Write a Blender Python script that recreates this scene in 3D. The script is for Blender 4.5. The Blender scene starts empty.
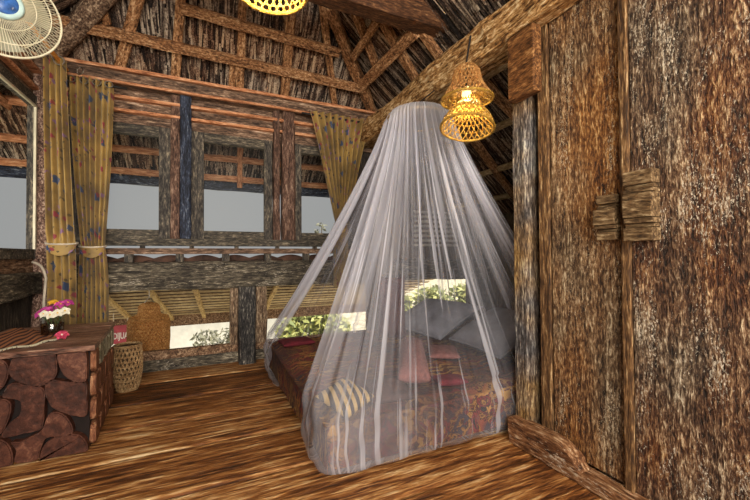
import bpy, bmesh, math, random
from mathutils import Vector, Matrix, noise
random.seed(7)
S = bpy.context.scene
COL = S.collection
V = Vector
PI = math.pi

# ------------------------------------------------------------------ camera, sky, light, exposure
YAW, PITCH, ROLL, F, EYE = math.radians(24.6), math.radians(0.9), math.radians(-0.35), 362.0, V((0, 0, 1.1))
fwd = V((math.sin(YAW)*math.cos(PITCH), math.cos(YAW)*math.cos(PITCH), math.sin(PITCH)))
r0 = V((math.cos(YAW), -math.sin(YAW), 0)); u0 = r0.cross(fwd)
cr = r0*math.cos(ROLL)+u0*math.sin(ROLL); cu = -r0*math.sin(ROLL)+u0*math.cos(ROLL)
cam = bpy.data.cameras.new('camera'); camo = bpy.data.objects.new('camera', cam); COL.objects.link(camo)
cam.sensor_width = 36; cam.lens = F*36/750; cam.clip_start = .02
camo.matrix_world = Matrix(((cr.x, cu.x, -fwd.x, 0), (cr.y, cu.y, -fwd.y, 0), (cr.z, cu.z, -fwd.z, EYE.z), (0, 0, 0, 1)))
S.camera = camo
W = bpy.data.worlds.new('sky'); S.world = W; W.use_nodes = True
W.node_tree.nodes['Background'].inputs[0].default_value = (.35, .35, .345, 1)
W.node_tree.nodes['Background'].inputs[1].default_value = 1.0
S.view_settings.view_transform = 'Standard'; S.view_settings.look = 'None'
S.view_settings.exposure = 0.0; S.view_settings.gamma = 1; S.view_settings.use_curve_mapping = False
S.cycles.transparent_max_bounces = 24

def light(name, kind, loc, energy, col, size=.1, rot=None, size_y=None):
    l = bpy.data.lights.new(name, kind); l.energy = energy; l.color = col
    if kind == 'AREA':
        l.size = size
        if size_y: l.shape = 'RECTANGLE'; l.size_y = size_y
    else: l.shadow_soft_size = size
    o = bpy.data.objects.new(name, l); COL.objects.link(o); o.location = loc
    if rot: o.rotation_euler = rot
    return o
# added warm fill panel behind the camera, an invented source that brightens the room
light('rear_fill', 'AREA', (-.1, -2.2, 2.0), 340, (1, .9, .76), 3.4, (math.radians(82), 0, math.radians(-8)), 2.4)
light('sun', 'SUN', (20, -10, 20), 7.0, (1, .95, .86), .02, Vector((-.8, .5, -1.2)).to_track_quat('-Z', 'Y').to_euler())
# second fill panel, added at the left to lift the interior
light('left_fill', 'AREA', (-2.6, .2, 1.7), 130, (1, .93, .84), 2.0, (math.radians(90), 0, math.radians(-70)), 1.8)

def ray(x, y): return fwd*F+cr*(x-375)-cu*(y-250)
def on(x, y, ax, val):
    d = ray(x, y); i = 'XYZ'.index(ax); return EYE+d*((val-EYE[i])/d[i])
def onplane(x, y, n, p):
    d = ray(x, y); n = V(n); return EYE+d*(n.dot(V(p)-EYE)/n.dot(d))

# ------------------------------------------------------------------ materials
def lin(c): return tuple(((v/255)/12.92 if v/255 <= .04045 else ((v/255+.055)/1.055)**2.4) for v in c)+(1,)
class NT:
    def __init__(s, name):
        s.m = bpy.data.materials.new(name); s.m.use_nodes = True; s.t = s.m.node_tree
        s.b = s.t.nodes['Principled BSDF']; s.out = s.t.nodes['Material Output']
    def n(s, ty, **k):
        o = s.t.nodes.new(ty)
        for a, b in k.items(): setattr(o, a, b)
        return o
    def l(s, a, b): s.t.links.new(a, b)
    def set(s, node, **k):
        for a, b in k.items(): node.inputs[a.replace('_', ' ')].default_value = b
    def math(s, op, a, b=None, c=None):
        o = s.n('ShaderNodeMath', operation=op)
        for i, v in enumerate((a, b, c)):
            if v is None: continue
            if hasattr(v, 'links'): s.l(v, o.inputs[i])
            else: o.inputs[i].default_value = v
        return o.outputs[0]
    def ramp(s, fac, stops, interp='LINEAR'):
        r = s.n('ShaderNodeValToRGB'); r.color_ramp.interpolation = interp
        e = r.color_ramp.elements
        while len(e) < len(stops): e.new(.5)
        for k, (p, c) in zip(e, stops): k.position = p; k.color = lin(c) if len(c) == 3 else c
        s.l(fac, r.inputs[0]); return r.outputs[0]
    def mix(s, fac, a, b):
        m = s.n('ShaderNodeMix', data_type='RGBA')
        for i, v in ((0, fac), (6, a), (7, b)):
            if hasattr(v, 'links'): s.l(v, m.inputs[i])
            else: m.inputs[i].default_value = v if i == 0 or len(v) == 4 else lin(v)
        return m.outputs[2]
    def coord(s, scale, rnd=True, src='Object'):
        tc = s.n('ShaderNodeTexCoord'); v = tc.outputs[src]
        if rnd:
            oi = s.n('ShaderNodeObjectInfo'); ml = s.math('MULTIPLY', oi.outputs['Random'], 13.7)
            ad = s.n('ShaderNodeVectorMath', operation='ADD'); s.l(v, ad.inputs[0]); s.l(ml, ad.inputs[1]); v = ad.outputs[0]
        mp = s.n('ShaderNodeMapping'); s.l(v, mp.inputs[0]); mp.inputs['Scale'].default_value = scale
        return mp.outputs[0]
    def noise(s, vec, scale, detail=4, rough=.6, dist=0):
        o = s.n('ShaderNodeTexNoise'); s.l(vec, o.inputs['Vector'])
        s.set(o, Scale=scale, Detail=detail, Roughness=rough, Distortion=dist); return o.outputs[0]
    def bump(s, h, strength=.5, dist=.01):
        b = s.n('ShaderNodeBump'); s.l(h, b.inputs['Height']); b.inputs['Strength'].default_value = strength
        b.inputs['Distance'].default_value = dist; s.l(b.outputs[0], s.b.inputs['Normal'])

def wood(name, stops, axis='X', along=1.0, cross=10, fine=1.0, rough=.7, bump=.6, flecks=None, fleck_at=.6, island=0, patch=None, spec=.3, contrast=1.9, gr=9):
    t = NT(name); i = 'XYZ'.index(axis)
    def sc(a, c): v = [c]*3; v[i] = a; return v
    n1 = t.noise(t.coord(sc(along, cross)), 2.0, 6, .65, .6)
    n2 = t.noise(t.coord(sc(along*gr*fine, cross*5.5*fine)), 1.0, 3, .7, .3)
    n3 = t.noise(t.coord((1, 1, 1)), 2.2, 3, .6)
    f = t.math('ADD', t.math('MULTIPLY', n1, .34), t.math('MULTIPLY', n2, .56))
    f = t.math('ADD', f, t.math('MULTIPLY', n3, .10))
    f = t.math('ADD', t.math('MULTIPLY', t.math('SUBTRACT', f, .5), contrast*1.25), .5)
    if island:
        g = t.n('ShaderNodeNewGeometry')
        f = t.math('ADD', f, t.math('MULTIPLY', t.math('SUBTRACT', g.outputs['Random Per Island'], .5), island))
    c = t.ramp(f, stops)
    if patch:
        n4 = t.noise(t.coord((1.3, 1.3, .7)), 1.6, 3, .55)
        c = t.mix(t.ramp(n4, [(.42, (0, 0, 0)), (.62, (255, 255, 255))]), c, t.ramp(f, patch))
    if flecks:
        nf = t.noise(t.coord(sc(along*gr*2, cross*7)), 1.3, 3, .7, .6)
        nm = t.noise(t.coord(sc(along*1.5, cross*.4)), 1.4, 3, .6)
        k = t.ramp(t.math('ADD', t.math('MULTIPLY', nf, .65), t.math('MULTIPLY', nm, .45)), [(fleck_at, (0, 0, 0)), (fleck_at+.07, (255, 255, 255))])
        c = t.mix(k, c, flecks)
    t.l(c, t.b.inputs['Base Color']); t.set(t.b, Roughness=rough); t.b.inputs['Specular IOR Level'].default_value = spec
    t.bump(f, bump, .012); return t.m

def plain(name, col, rough=.6, var=.25, scale=12, metal=0, bump=0, spec=.4):
    t = NT(name); n = t.noise(t.coord((1, 1, 1)), scale, 4, .6)
    lo = tuple(v*(1-var) for v in col); hi = tuple(min(255, v*(1+var)) for v in col)
    t.l(t.ramp(n, [(.3, lo), (.7, hi)]), t.b.inputs['Base Color']); t.set(t.b, Roughness=rough, Metallic=metal)
    t.b.inputs['Specular IOR Level'].default_value = spec
    if bump: t.bump(n, bump, .01)
    return t.m

M = {}
M['floor'] = wood('floor wood', [(.08, (30, 15, 6)), (.34, (88, 50, 24)), (.55, (138, 86, 42)), (.74, (188, 138, 84)), (.95, (232, 204, 160))], 'X', .9, 9, gr=5, rough=.5, island=.34, spec=.3, bump=1, contrast=2.5)
M['roofwood'] = wood('roof timber', [(.15, (52, 32, 20)), (.42, (130, 88, 56)), (.62, (180, 134, 94)), (.86, (228, 194, 154))], 'X', 1.5, 12, gr=22, contrast=2.4, flecks=(48, 32, 24), fleck_at=.62)
M['orange'] = wood('fresh orange timber', [(.2, (120, 70, 44)), (.5, (196, 132, 92)), (.8, (232, 184, 146))], 'X', 1.5, 12)
M['hewn'] = wood('hewn beam timber', [(.12, (54, 34, 18)), (.36, (144, 102, 58)), (.57, (196, 154, 102)), (.8, (240, 214, 172))], 'X', 1.6, 11, bump=1, contrast=2.8, gr=11)
M['grey'] = wood('weathered grey timber', [(.15, (24, 22, 21)), (.44, (66, 60, 52)), (.66, (106, 98, 84)), (.9, (182, 172, 152))], 'X', 1.5, 12, flecks=(190, 182, 168), fleck_at=.64, contrast=2.4)
M['greyY'] = wood('weathered timber along the wall', [(.15, (40, 28, 22)), (.4, (100, 74, 56)), (.6, (138, 108, 84)), (.85, (196, 170, 142))], 'Y', 1.5, 12, contrast=2.3)
M['greyZ'] = wood('weathered upright timber', [(.15, (30, 24, 20)), (.4, (88, 72, 58)), (.6, (130, 112, 92)), (.85, (192, 176, 152))], 'Z', 1.5, 12, contrast=2.3)
M['frame'] = wood('window frame paint', [(.15, (26, 25, 25)), (.45, (66, 62, 57)), (.66, (100, 92, 80)), (.9, (162, 150, 128))], 'X', 2, 12, contrast=2.3)
M['frameZ'] = wood('window stile paint', [(.15, (26, 25, 27)), (.45, (66, 62, 59)), (.66, (100, 92, 82)), (.9, (164, 152, 130))], 'Z', 2, 12, contrast=2.3)
M['bluepost'] = wood('blue-black painted post', [(.15, (14, 16, 24)), (.45, (40, 46, 62)), (.65, (70, 78, 96)), (.9, (140, 146, 156))], 'Z', 2, 14, contrast=2.2)
M['brownpost'] = wood('brown post', [(.15, (30, 20, 16)), (.45, (84, 60, 50)), (.65, (122, 94, 80)), (.9, (176, 150, 130))], 'Z', 2, 14, contrast=2.2)
M['blackpost'] = wood('charred lower post', [(.15, (12, 12, 14)), (.45, (48, 46, 46)), (.65, (88, 84, 80)), (.9, (170, 164, 154))], 'Z', 1.6, 14, contrast=2.4)
M['doorpost'] = wood('door post', [(.15, (22, 20, 22)), (.42, (74, 68, 66)), (.62, (118, 112, 110)), (.9, (190, 182, 168))], 'Z', 1.6, 16, contrast=2.4, patch=[(.15, (26, 16, 8)), (.42, (92, 66, 36)), (.62, (140, 106, 64)), (.9, (200, 172, 120))])
M['door'] = wood('old door boards', [(.14, (34, 18, 9)), (.42, (106, 64, 30)), (.64, (156, 106, 56)), (.9, (218, 180, 126))], 'Z', 1.2, 17, gr=24, contrast=2.6, bump=1, flecks=(210, 194, 166), fleck_at=.62, patch=[(.14, (26, 17, 12)), (.42, (88, 66, 46)), (.64, (142, 118, 90)), (.9, (214, 198, 170))])
M['door2'] = wood('old door boards darker', [(.16, (26, 13, 7)), (.46, (84, 46, 24)), (.68, (132, 88, 52)), (.92, (206, 172, 128))], 'Z', 1.2, 17, gr=24, contrast=2.7, bump=1, flecks=(216, 204, 184), fleck_at=.615, patch=[(.16, (22, 15, 12)), (.46, (80, 62, 48)), (.68, (136, 116, 94)), (.92, (216, 202, 178))])
M['jamb'] = wood('brown jamb', [(.15, (32, 20, 12)), (.44, (84, 58, 35)), (.66, (132, 98, 62)), (.9, (204, 176, 134))], 'Z', 1.5, 16, contrast=2.3)
M['lock'] = wood('carved lock wood', [(.15, (36, 26, 17)), (.42, (92, 70, 46)), (.62, (130, 106, 76)), (.88, (190, 168, 132))], 'Y', 2, 14, contrast=2.2)
M['block'] = wood('tenon block wood', [(.15, (40, 22, 10)), (.42, (96, 60, 30)), (.62, (136, 92, 52)), (.88, (196, 152, 102))], 'Y', 2, 14, contrast=2.2)
M['thresh'] = wood('threshold wood', [(.15, (40, 22, 12)), (.42, (104, 66, 40)), (.62, (146, 104, 70)), (.88, (206, 178, 146))], 'Y', 1.5, 13, contrast=2.3, flecks=(200, 186, 166), fleck_at=.64)
M['darkpanel'] = wood('dark wall boards', [(.2, (14, 13, 14)), (.5, (46, 40, 36)), (.7, (82, 72, 62)), (.9, (140, 126, 110))], 'Z', 1.5, 12)
M['header'] = wood('header boards', [(.2, (38, 27, 22)), (.5, (104, 81, 66)), (.7, (148, 120, 100)), (.9, (208, 182, 158))], 'X', 1.5, 12, contrast=2.2)
M['alcove'] = wood('alcove wall boards', [(.2, (50, 40, 30)), (.5, (98, 84, 66)), (.8, (146, 130, 104))], 'Z', 1.2, 9)
M['thatch'] = wood('thatch strips', [(.12, (24, 20, 21)), (.42, (76, 64, 58)), (.62, (124, 108, 98)), (.88, (200, 184, 166))], 'Z', 2.2, 16, island=.8, contrast=2.0, rough=.9, patch=[(.12, (28, 18, 14)), (.42, (88, 60, 46)), (.62, (140, 106, 84)), (.88, (206, 178, 148))])
M['underthatch'] = plain('dark under thatch', (30, 24, 22), .95, .4, 20)
M['bamboo'] = wood('pale bamboo', [(.2, (120, 92, 54)), (.5, (190, 158, 104)), (.8, (232, 208, 156))], 'X', 2, 12)
M['slat'] = wood('lath', [(.2, (110, 88, 60)), (.5, (176, 150, 112)), (.8, (226, 206, 168))], 'X', 2, 12, island=.3)
M['tile'] = plain('clay tiles', (70, 48, 38), .8, .4, 9)
M['log'] = wood('reddish log end', [(.1, (22, 10, 7)), (.45, (64, 34, 25)), (.65, (90, 53, 40)), (.9, (138, 96, 76))], 'Y', 1, 5, rough=.55, contrast=1.5, bump=.3, island=.15)
M['logside'] = wood('reddish log side', [(.1, (44, 22, 14)), (.45, (104, 62, 42)), (.65, (142, 94, 66)), (.9, (196, 160, 124))], 'Z', 1.4, 12, contrast=2, island=.3)
M['bark'] = wood('pale bark', [(.3, (60, 56, 40)), (.5, (150, 144, 118)), (.75, (214, 208, 186))], 'Z', 1.5, 20, contrast=3)
M['mortar'] = plain('dark chest core', (20, 12, 11), .9, .4, 20)
M['chesttop'] = wood('chest top boards', [(.15, (48, 30, 24)), (.42, (104, 70, 56)), (.62, (138, 102, 84)), (.88, (196, 168, 146))], 'X', 1.3, 10, rough=.45, contrast=2.1, island=.2)
M['rattan'] = wood('golden rattan', [(.2, (100, 70, 22)), (.5, (160, 122, 44)), (.8, (208, 172, 84))], 'X', 8, 20, rough=.5)
M['rattan2'] = wood('amber rattan', [(.2, (92, 58, 28)), (.5, (160, 110, 58)), (.8, (214, 172, 112))], 'X', 8, 20, rough=.6)
M['basket'] = wood('basket weave', [(.2, (80, 56, 34)), (.5, (160, 126, 86)), (.8, (216, 190, 148))], 'X', 8, 20, rough=.7)
M['white'] = plain('off white wire', (206, 200, 176), .5, .08)
M['cable'] = plain('white cable', (196, 186, 170), .6, .1)
M['hubblue'] = plain('fan hub blue', (50, 88, 150), .25, .3, 30)
M['hubring'] = plain('fan hub ring', (176, 204, 206), .35, .1)
M['fanblade'] = plain('fan blades', (150, 150, 128), .4, .1)
M['fandark'] = plain('fan motor housing', (92, 90, 84), .4, .1)
M['rod'] = wood('curtain rod', [(.2, (180, 104, 40)), (.5, (226, 156, 72)), (.8, (244, 200, 124))], 'X', 2, 12)
M['ring'] = plain('steel eyelet', (170, 166, 160), .3, .1, 20, 1)
M['dark'] = plain('dark iron', (26, 24, 24), .6, .2)
M['pillow'] = plain('grey pillow cotton', (112, 114, 126), .9, .12, 6, bump=.3)
M['maroon'] = plain('maroon cloth', (58, 28, 30), .9, .25, 9, bump=.2)
M['pink'] = plain('dusty pink towel', (116, 76, 74), .95, .15, 40, bump=.5)
M['crimson'] = plain('crimson cloth', (88, 22, 34), .9, .2, 14, bump=.3)
M['mattress'] = plain('mattress ticking', (90, 80, 80), .9, .15, 8)
M['base'] = plain('dark bed base', (40, 26, 20), .8, .2)
M['paint'] = plain('pale wall', (214, 212, 204), .9, .08, 3)
M['ground'] = plain('pale bounce ground', (206, 194, 166), .95, .25, 2)  # tone paled to bounce extra light up under the eaves
M['red'] = plain('red banner', (170, 70, 84), .7, .15, 10)
M['letter'] = plain('white lettering', (236, 226, 226), .7, .03)
M['louvre'] = plain('pale louvre', (200, 194, 180), .8, .1, 10)

def mat_leaf(name, a, b):
    t = NT(name); g = t.n('ShaderNodeNewGeometry')
    t.l(t.ramp(g.outputs['Random Per Island'], [(0, a), (1, b)]), t.b.inputs['Base Color']); t.set(t.b, Roughness=.6)
    return t.m
M['leaf'] = mat_leaf('bright leaves', (92, 110, 50), (206, 204, 120)); M['twig'] = plain('twig', (96, 84, 70), .9, .2)
M['leaf2'] = mat_leaf('grey leaves', (80, 80, 66), (150, 148, 124))
M['magenta'] = mat_leaf('magenta petals', (150, 30, 110), (214, 84, 172)); M['whitepetal'] = mat_leaf('white petals', (214, 210, 190), (250, 246, 232))
M['yellow'] = mat_leaf('yellow petals', (206, 150, 30), (240, 196, 70)); M['stem'] = plain('flower stem', (60, 96, 50), .6, .2)
M['redpetal'] = mat_leaf('red petals', (150, 30, 60), (216, 80, 120))

def mat_curtain():
    t = NT('gold floral curtain')
    uv = t.n('ShaderNodeTexCoord').outputs['UV']
    n = t.noise(t.coord((1, 1, 1), False), 5, 3)
    c = t.ramp(n, [(.3, (112, 88, 44)), (.7, (178, 146, 78))])
    for k, (sc, size, cols) in enumerate(((6.0, .19, (44, 64, 100)), (8.0, .145, (136, 46, 60)), (9.0, .13, (132, 96, 138)), (15., .13, (84, 66, 34)))):
        mp = t.n('ShaderNodeMapping'); t.l(uv, mp.inputs[0]); mp.inputs['Location'].default_value = (k*3.3, k*1.7, 0)
        nz = t.noise(mp.outputs[0], 26, 2); 
        v = t.n('ShaderNodeTexVoronoi'); t.l(mp.outputs[0], v.inputs['Vector']); v.inputs['Scale'].default_value = sc
        d = t.math('ADD', v.outputs['Distance'], t.math('MULTIPLY', t.math('SUBTRACT', nz, .5), .55))
        c = t.mix(t.ramp(d, [(size, (255, 255, 255)), (size+.05, (0, 0, 0))]), c, cols)
    t.l(c, t.b.inputs['Base Color']); t.set(t.b, Roughness=.6); t.b.inputs['Sheen Weight'].default_value = .2
    return t.m
M['curtain'] = mat_curtain()

def mat_batik():
    t = NT('dark batik bedspread'); co = t.coord((1, 1, 1), False)
    n = t.noise(co, 7.5, 3, .6, 1.6)
    c = t.ramp(n, [(.34, (20, 14, 14)), (.40, (120, 58, 38)), (.44, (26, 18, 18)), (.50, (150, 104, 50)), (.54, (34, 24, 24)), (.60, (118, 40, 38)), (.66, (30, 22, 24))])
    w = t.n('ShaderNodeTexWave', wave_type='RINGS'); t.l(co, w.inputs[0]); t.set(w, Scale=4.0, Distortion=11., Detail=3.)
    w.inputs['Detail Scale'].default_value = 2
    c = t.mix(t.ramp(w.outputs[1], [(.70, (0, 0, 0)), (.8, (255, 255, 255))]), c, t.ramp(t.noise(co, 3.1, 2), [(.4, (164, 124, 62)), (.5, (128, 62, 42)), (.6, (54, 46, 56))]))
    k = t.ramp(t.noise(co, 1.7, 2), [(.45, (0, 0, 0)), (.6, (255, 255, 255))])
    c = t.mix(t.math('MULTIPLY', k, .65), c, (48, 34, 36))
    t.l(c, t.b.inputs['Base Color']); t.set(t.b, Roughness=.85); return t.m
M['batik'] = mat_batik()

def mat_stripe(name, a, b, vec, sc, dist=.4):
    t = NT(name); w = t.n('ShaderNodeTexWave'); t.l(t.coord(vec, False), w.inputs[0]); t.set(w, Scale=sc, Distortion=dist, Detail=2.)
    t.l(t.ramp(w.outputs[1], [(.42, a), (.56, b)]), t.b.inputs['Base Color']); t.set(t.b, Roughness=.9); return t.m
M['stripe'] = mat_stripe('tan and black striped cloth', (30, 22, 18), (176, 150, 100), (1, .6, .2), 7.5)
M['runner'] = mat_stripe('striped table runner', (70, 30, 22), (176, 116, 74), (1, .5, 0), 7, 2.5)

def mat_net():
    t = NT('white mosquito netting'); uv = t.n('ShaderNodeTexCoord').outputs['UV']
    sx = t.n('ShaderNodeSeparateXYZ'); t.l(uv, sx.inputs[0])
    def nz(a, b, sc, det):
        mp = t.n('ShaderNodeMapping'); t.l(uv, mp.inputs[0]); mp.inputs['Scale'].default_value = (a, b, 1); return t.noise(mp.outputs[0], sc, det, .6)
    f1 = t.ramp(nz(60, .8, 1, 2), [(.585, (0, 0, 0, 1)), (.645, (1, 1, 1, 1))])
    f2 = t.ramp(nz(170, 1.4, 1, 2), [(.595, (0, 0, 0, 1)), (.645, (1, 1, 1, 1))])
    f3 = t.ramp(nz(16, .7, 1, 2), [(.40, (0, 0, 0, 1)), (.66, (1, 1, 1, 1))])
    gather = t.ramp(sx.outputs[1], [(0, (.40, .40, .40, 1)), (.3, (.14, .14, .14, 1)), (.55, (.06, .06, .06, 1)), (.8, (.04, .04, .04, 1)), (1, (.06, .06, .06, 1))])
    low = t.ramp(sx.outputs[1], [(.5, (1, 1, 1, 1)), (.8, (.6, .6, .6, 1))])
    o = t.math('ADD', gather, t.math('MULTIPLY', low, t.math('ADD', t.math('MULTIPLY', f1, .62), t.math('MULTIPLY', f2, .50))))
    o = t.math('ADD', o, t.math('MULTIPLY', f3, .08))
    edge = t.ramp(sx.outputs[0], [(0, (1, 1, 1, 1)), (.04, (.9, .9, .9, 1)), (.15, (0, 0, 0, 1)), (.90, (0, 0, 0, 1)), (.94, (1, 1, 1, 1))])
    o = t.math('ADD', o, t.math('MULTIPLY', t.math('MULTIPLY', edge, low), .36))
    hem = t.ramp(sx.outputs[1], [(.965, (0, 0, 0, 1)), (.99, (1, 1, 1, 1))])
    o = t.math('MINIMUM', t.math('ADD', o, t.math('MULTIPLY', hem, .18)), .92)
    tr = t.n('ShaderNodeBsdfTransparent'); di = t.n('ShaderNodeBsdfDiffuse'); tl = t.n('ShaderNodeBsdfTranslucent')
    for k in (di, tl): k.inputs[0].default_value = lin((226, 228, 242))
    a = t.n('ShaderNodeMixShader'); a.inputs[0].default_value = .4; t.l(di.outputs[0], a.inputs[1]); t.l(tl.outputs[0], a.inputs[2])
    m = t.n('ShaderNodeMixShader'); t.l(o, m.inputs[0]); t.l(tr.outputs[0], m.inputs[1]); t.l(a.outputs[0], m.inputs[2])
    t.l(m.outputs[0], t.out.inputs[0]); return t.m
M['net'] = mat_net()

def mat_glass(name, tint, gl, rough=.03):
    t = NT(name); tr = t.n('ShaderNodeBsdfTransparent'); tr.inputs[0].default_value = tint
    g = t.n('ShaderNodeBsdfGlossy'); g.inputs['Roughness'].default_value = rough
    m = t.n('ShaderNodeMixShader'); m.inputs[0].default_value = gl; t.l(tr.outputs[0], m.inputs[1]); t.l(g.outputs[0], m.inputs[2])
    t.l(m.outputs[0], t.out.inputs[0]); return t.m
M['glass'] = mat_glass('window glass', (.97, .98, .98, 1), .004, .35)
M['tumbler'] = mat_glass('drinking glass', (.88, .92, .95, 1), .10)
M['water'] = mat_glass('amber water', (.62, .42, .26, 1), .08)
def mat_emit(name, col, s):
    t = NT(name); t.b.inputs['Emission Color'].default_value = lin(col); t.b.inputs['Emission Strength'].default_value = s
    t.b.inputs['Base Color'].default_value = lin(col); return t.m
M['bulb'] = mat_emit('glowing bulb', (255, 226, 150), 2.2)

# ------------------------------------------------------------------ mesh helpers
class MB:
    def __init__(s): s.b = bmesh.new(); s.uv = None
    def box(s, lo, hi, bev=0):
        lo, hi = V(lo), V(hi)
        r = bmesh.ops.create_cube(s.b, size=1, matrix=Matrix.Translation((lo+hi)/2) @ Matrix.Diagonal(V((*(hi-lo), 1))))
        if bev:
            es = list({e for v in r['verts'] for e in v.link_edges})
            bmesh.ops.bevel(s.b, geom=es, offset=bev, segments=2, affect='EDGES', profile=.6)
        return s
    def quad(s, *p):
        s.b.faces.new([s.b.verts.new(q) for q in p]); return s
    def tube(s, pts, r, n=8, cap=True):
        pts = [V(p) for p in pts]; rs = r if isinstance(r, (list, tuple)) else [r]*len(pts); rings = []; up = V((.31, .17, .93))
        for i, p in enumerate(pts):
            t = (pts[min(i+1, len(pts)-1)]-pts[max(i-1, 0)]).normalized()
            a = t.cross(up)
            if a.length < .1: a = t.cross(V((1, 0, 0)))
            a.normalize(); b = t.cross(a)
            rings.append([s.b.verts.new(p+(a*math.cos(k*2*PI/n)+b*math.sin(k*2*PI/n))*rs[i]) for k in range(n)])
        for A, B in zip(rings, rings[1:]):
            for k in range(n): s.b.faces.new((A[k], A[(k+1) % n], B[(k+1) % n], B[k]))
        if cap:
            s.b.faces.new(rings[0][::-1]); s.b.faces.new(rings[-1])
        return s
    def ring(s, c, ax, R, r, n=32, m=6):
        c, ax = V(c), V(ax).normalized(); a = ax.orthogonal().normalized(); b = ax.cross(a)
        rows = []
        for i in range(n):
            d = a*math.cos(2*PI*i/n)+b*math.sin(2*PI*i/n)
            rows.append([s.b.verts.new(c+d*(R+r*math.cos(2*PI*k/m))+ax*r*math.sin(2*PI*k/m)) for k in range(m)])
        for i in range(n):
            A, B = rows[i], rows[(i+1) % n]
            for k in range(m): s.b.faces.new((A[k], B[k], B[(k+1) % m], A[(k+1) % m]))
        return s
    def lathe(s, prof, c=(0, 0, 0), n=32, ax=(0, 0, 1), close=False):
        c, ax = V(c), V(ax).normalized(); a = ax.orthogonal().normalized(); b = ax.cross(a); rings = []
        for r, z in prof:
            rings.append([s.b.verts.new(c+ax*z+(a*math.cos(2*PI*k/n)+b*math.sin(2*PI*k/n))*max(r, 1e-4)) for k in range(n)])
        for A, B in zip(rings, rings[1:]):
            for k in range(n): s.b.faces.new((A[k], A[(k+1) % n], B[(k+1) % n], B[k]))
        return s
    def grid(s, fn, nu, nv, uv=None, closed=False):
        L = s.b.loops.layers.uv.verify() if uv else None
        g = [[s.b.verts.new(fn(i/nu, j/nv)) for i in range(nu+1)] for j in range(nv+1)]
        for j in range(nv):
            for i in range(nu):
                f = s.b.faces.new((g[j][i], g[j][i+1], g[j+1][i+1], g[j+1][i]))
                if uv:
                    for l, (a, b) in zip(f.loops, ((i, j), (i+1, j), (i+1, j+1), (i, j+1))): l[L].uv = uv(a/nu, b/nv)
        return s
    def prism(s, pts, d, bev=0):
        """closed outline pts (3D, planar) pushed out by vector d"""
        a = [s.b.verts.new(p) for p in pts]; f = s.b.faces.new(a)
        r = bmesh.ops.extrude_face_region(s.b, geom=[f]); nv = [e for e in r['geom'] if isinstance(e, bmesh.types.BMVert)]
        for v in nv: v.co += V(d)
        if bev:
            nf = [e for e in r['geom'] if isinstance(e, bmesh.types.BMFace)]
            bmesh.ops.bevel(s.b, geom=list(nf[0].edges), offset=bev, segments=2, affect='EDGES')
        return s
    def build(s, name, mat, parent=None, smooth=False, matrix=None):
        bmesh.ops.recalc_face_normals(s.b, faces=s.b.faces[:])
        me = bpy.data.meshes.new(name); s.b.to_mesh(me); s.b.free()
        for p in me.polygons: p.use_smooth = smooth
        if mat: me.materials.append(M[mat] if isinstance(mat, str) else mat)
        o = bpy.data.objects.new(name, me); COL.objects.link(o)
        if matrix is not None: o.matrix_world = matrix
        if parent is not None:
            o.parent = parent; o.matrix_parent_inverse = PM[parent.name].inverted()
        PM[o.name] = matrix.copy() if matrix is not None else Matrix.Identity(4)
        return o
PM = {}
def tag(o, label, cat, group=None, kind=None):
    o['label'] = label; o['category'] = cat
    if group: o['group'] = group
    if kind: o['kind'] = kind
    return o
def struct(o): o['kind'] = 'structure'; return o
def thing(name, loc, label, cat, group=None, kind=None):
    o = bpy.data.objects.new(name, None); COL.objects.link(o); o.location = loc; o.empty_display_size = .05
    PM[o.name] = Matrix.Translation(V(loc)); return tag(o, label, cat, group, kind)
def copy_tree(o, M4, parent=None, pinv=None):
    c = o.copy(); COL.objects.link(c)
    if parent is None: c.matrix_world = M4
    else: c.parent = parent; c.matrix_parent_inverse = o.matrix_parent_inverse.copy()
    for ch in o.children: copy_tree(ch, None, c)
    return c

def timber(name, p0, p1, w, h, mat, up=(0, 0, 1), parent=None, jit=.006, bev=.006, seg=.12, rnd=False):
    """a hewn length of timber from p0 to p1, w wide and h high, its own local X along the grain"""
    p0, p1 = V(p0), V(p1); L = (p1-p0).length; x = (p1-p0).normalized(); up = V(up)
    y = up.cross(x).normalized(); z = x.cross(y)
    mtx = Matrix((x, y, z)).transposed().to_4x4(); mtx.translation = p0
    m = MB(); n = max(2, int(L/seg)); prof = []
    if rnd:
        k = 10; prof = [(math.cos(2*PI*i/k)*w/2, math.sin(2*PI*i/k)*h/2) for i in range(k)]
    else:
        b = min(w, h)*.14
        for sx, sz in ((1, 1), (-1, 1), (-1, -1), (1, -1)):
            c = ((sx*w/2, sz*(h/2-b)), (sx*(w/2-b), sz*h/2))
            prof += c if sx*sz > 0 else c[::-1]
    sd = random.random()*50; rows = []
    for i in range(n+1):
        r = []
        for k, (a, c) in enumerate(prof):
            q = V((i*.37+sd, k*.8, sd)); j = jit*(2*noise.noise(q)+noise.noise(q*3.1))
            r.append(m.b.verts.new((L*i/n, a*(1+j/max(w, .02)*1.6), c*(1+j/max(h, .02)*1.6)+jit*1.2*noise.noise(V((i*.21, sd, 3))))))
        rows.append(r)
    K = len(prof)
    for A, B in zip(rows, rows[1:]):
        for k in range(K): m.b.faces.new((A[k], A[(k+1) % K], B[(k+1) % K], B[k]))
    m.b.faces.new(rows[0][::-1]); m.b.faces.new(rows[-1])
    return m.build(name, mat, parent, rnd, mtx)

XL, YB, XD, XT = -1.33, 4.06, 1.70, 1.87       # left wall, back wall, door wall, eave corner of the right-hand roof
PL = 2.85; SL = .70                            # wall plate height, roof slope

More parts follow.
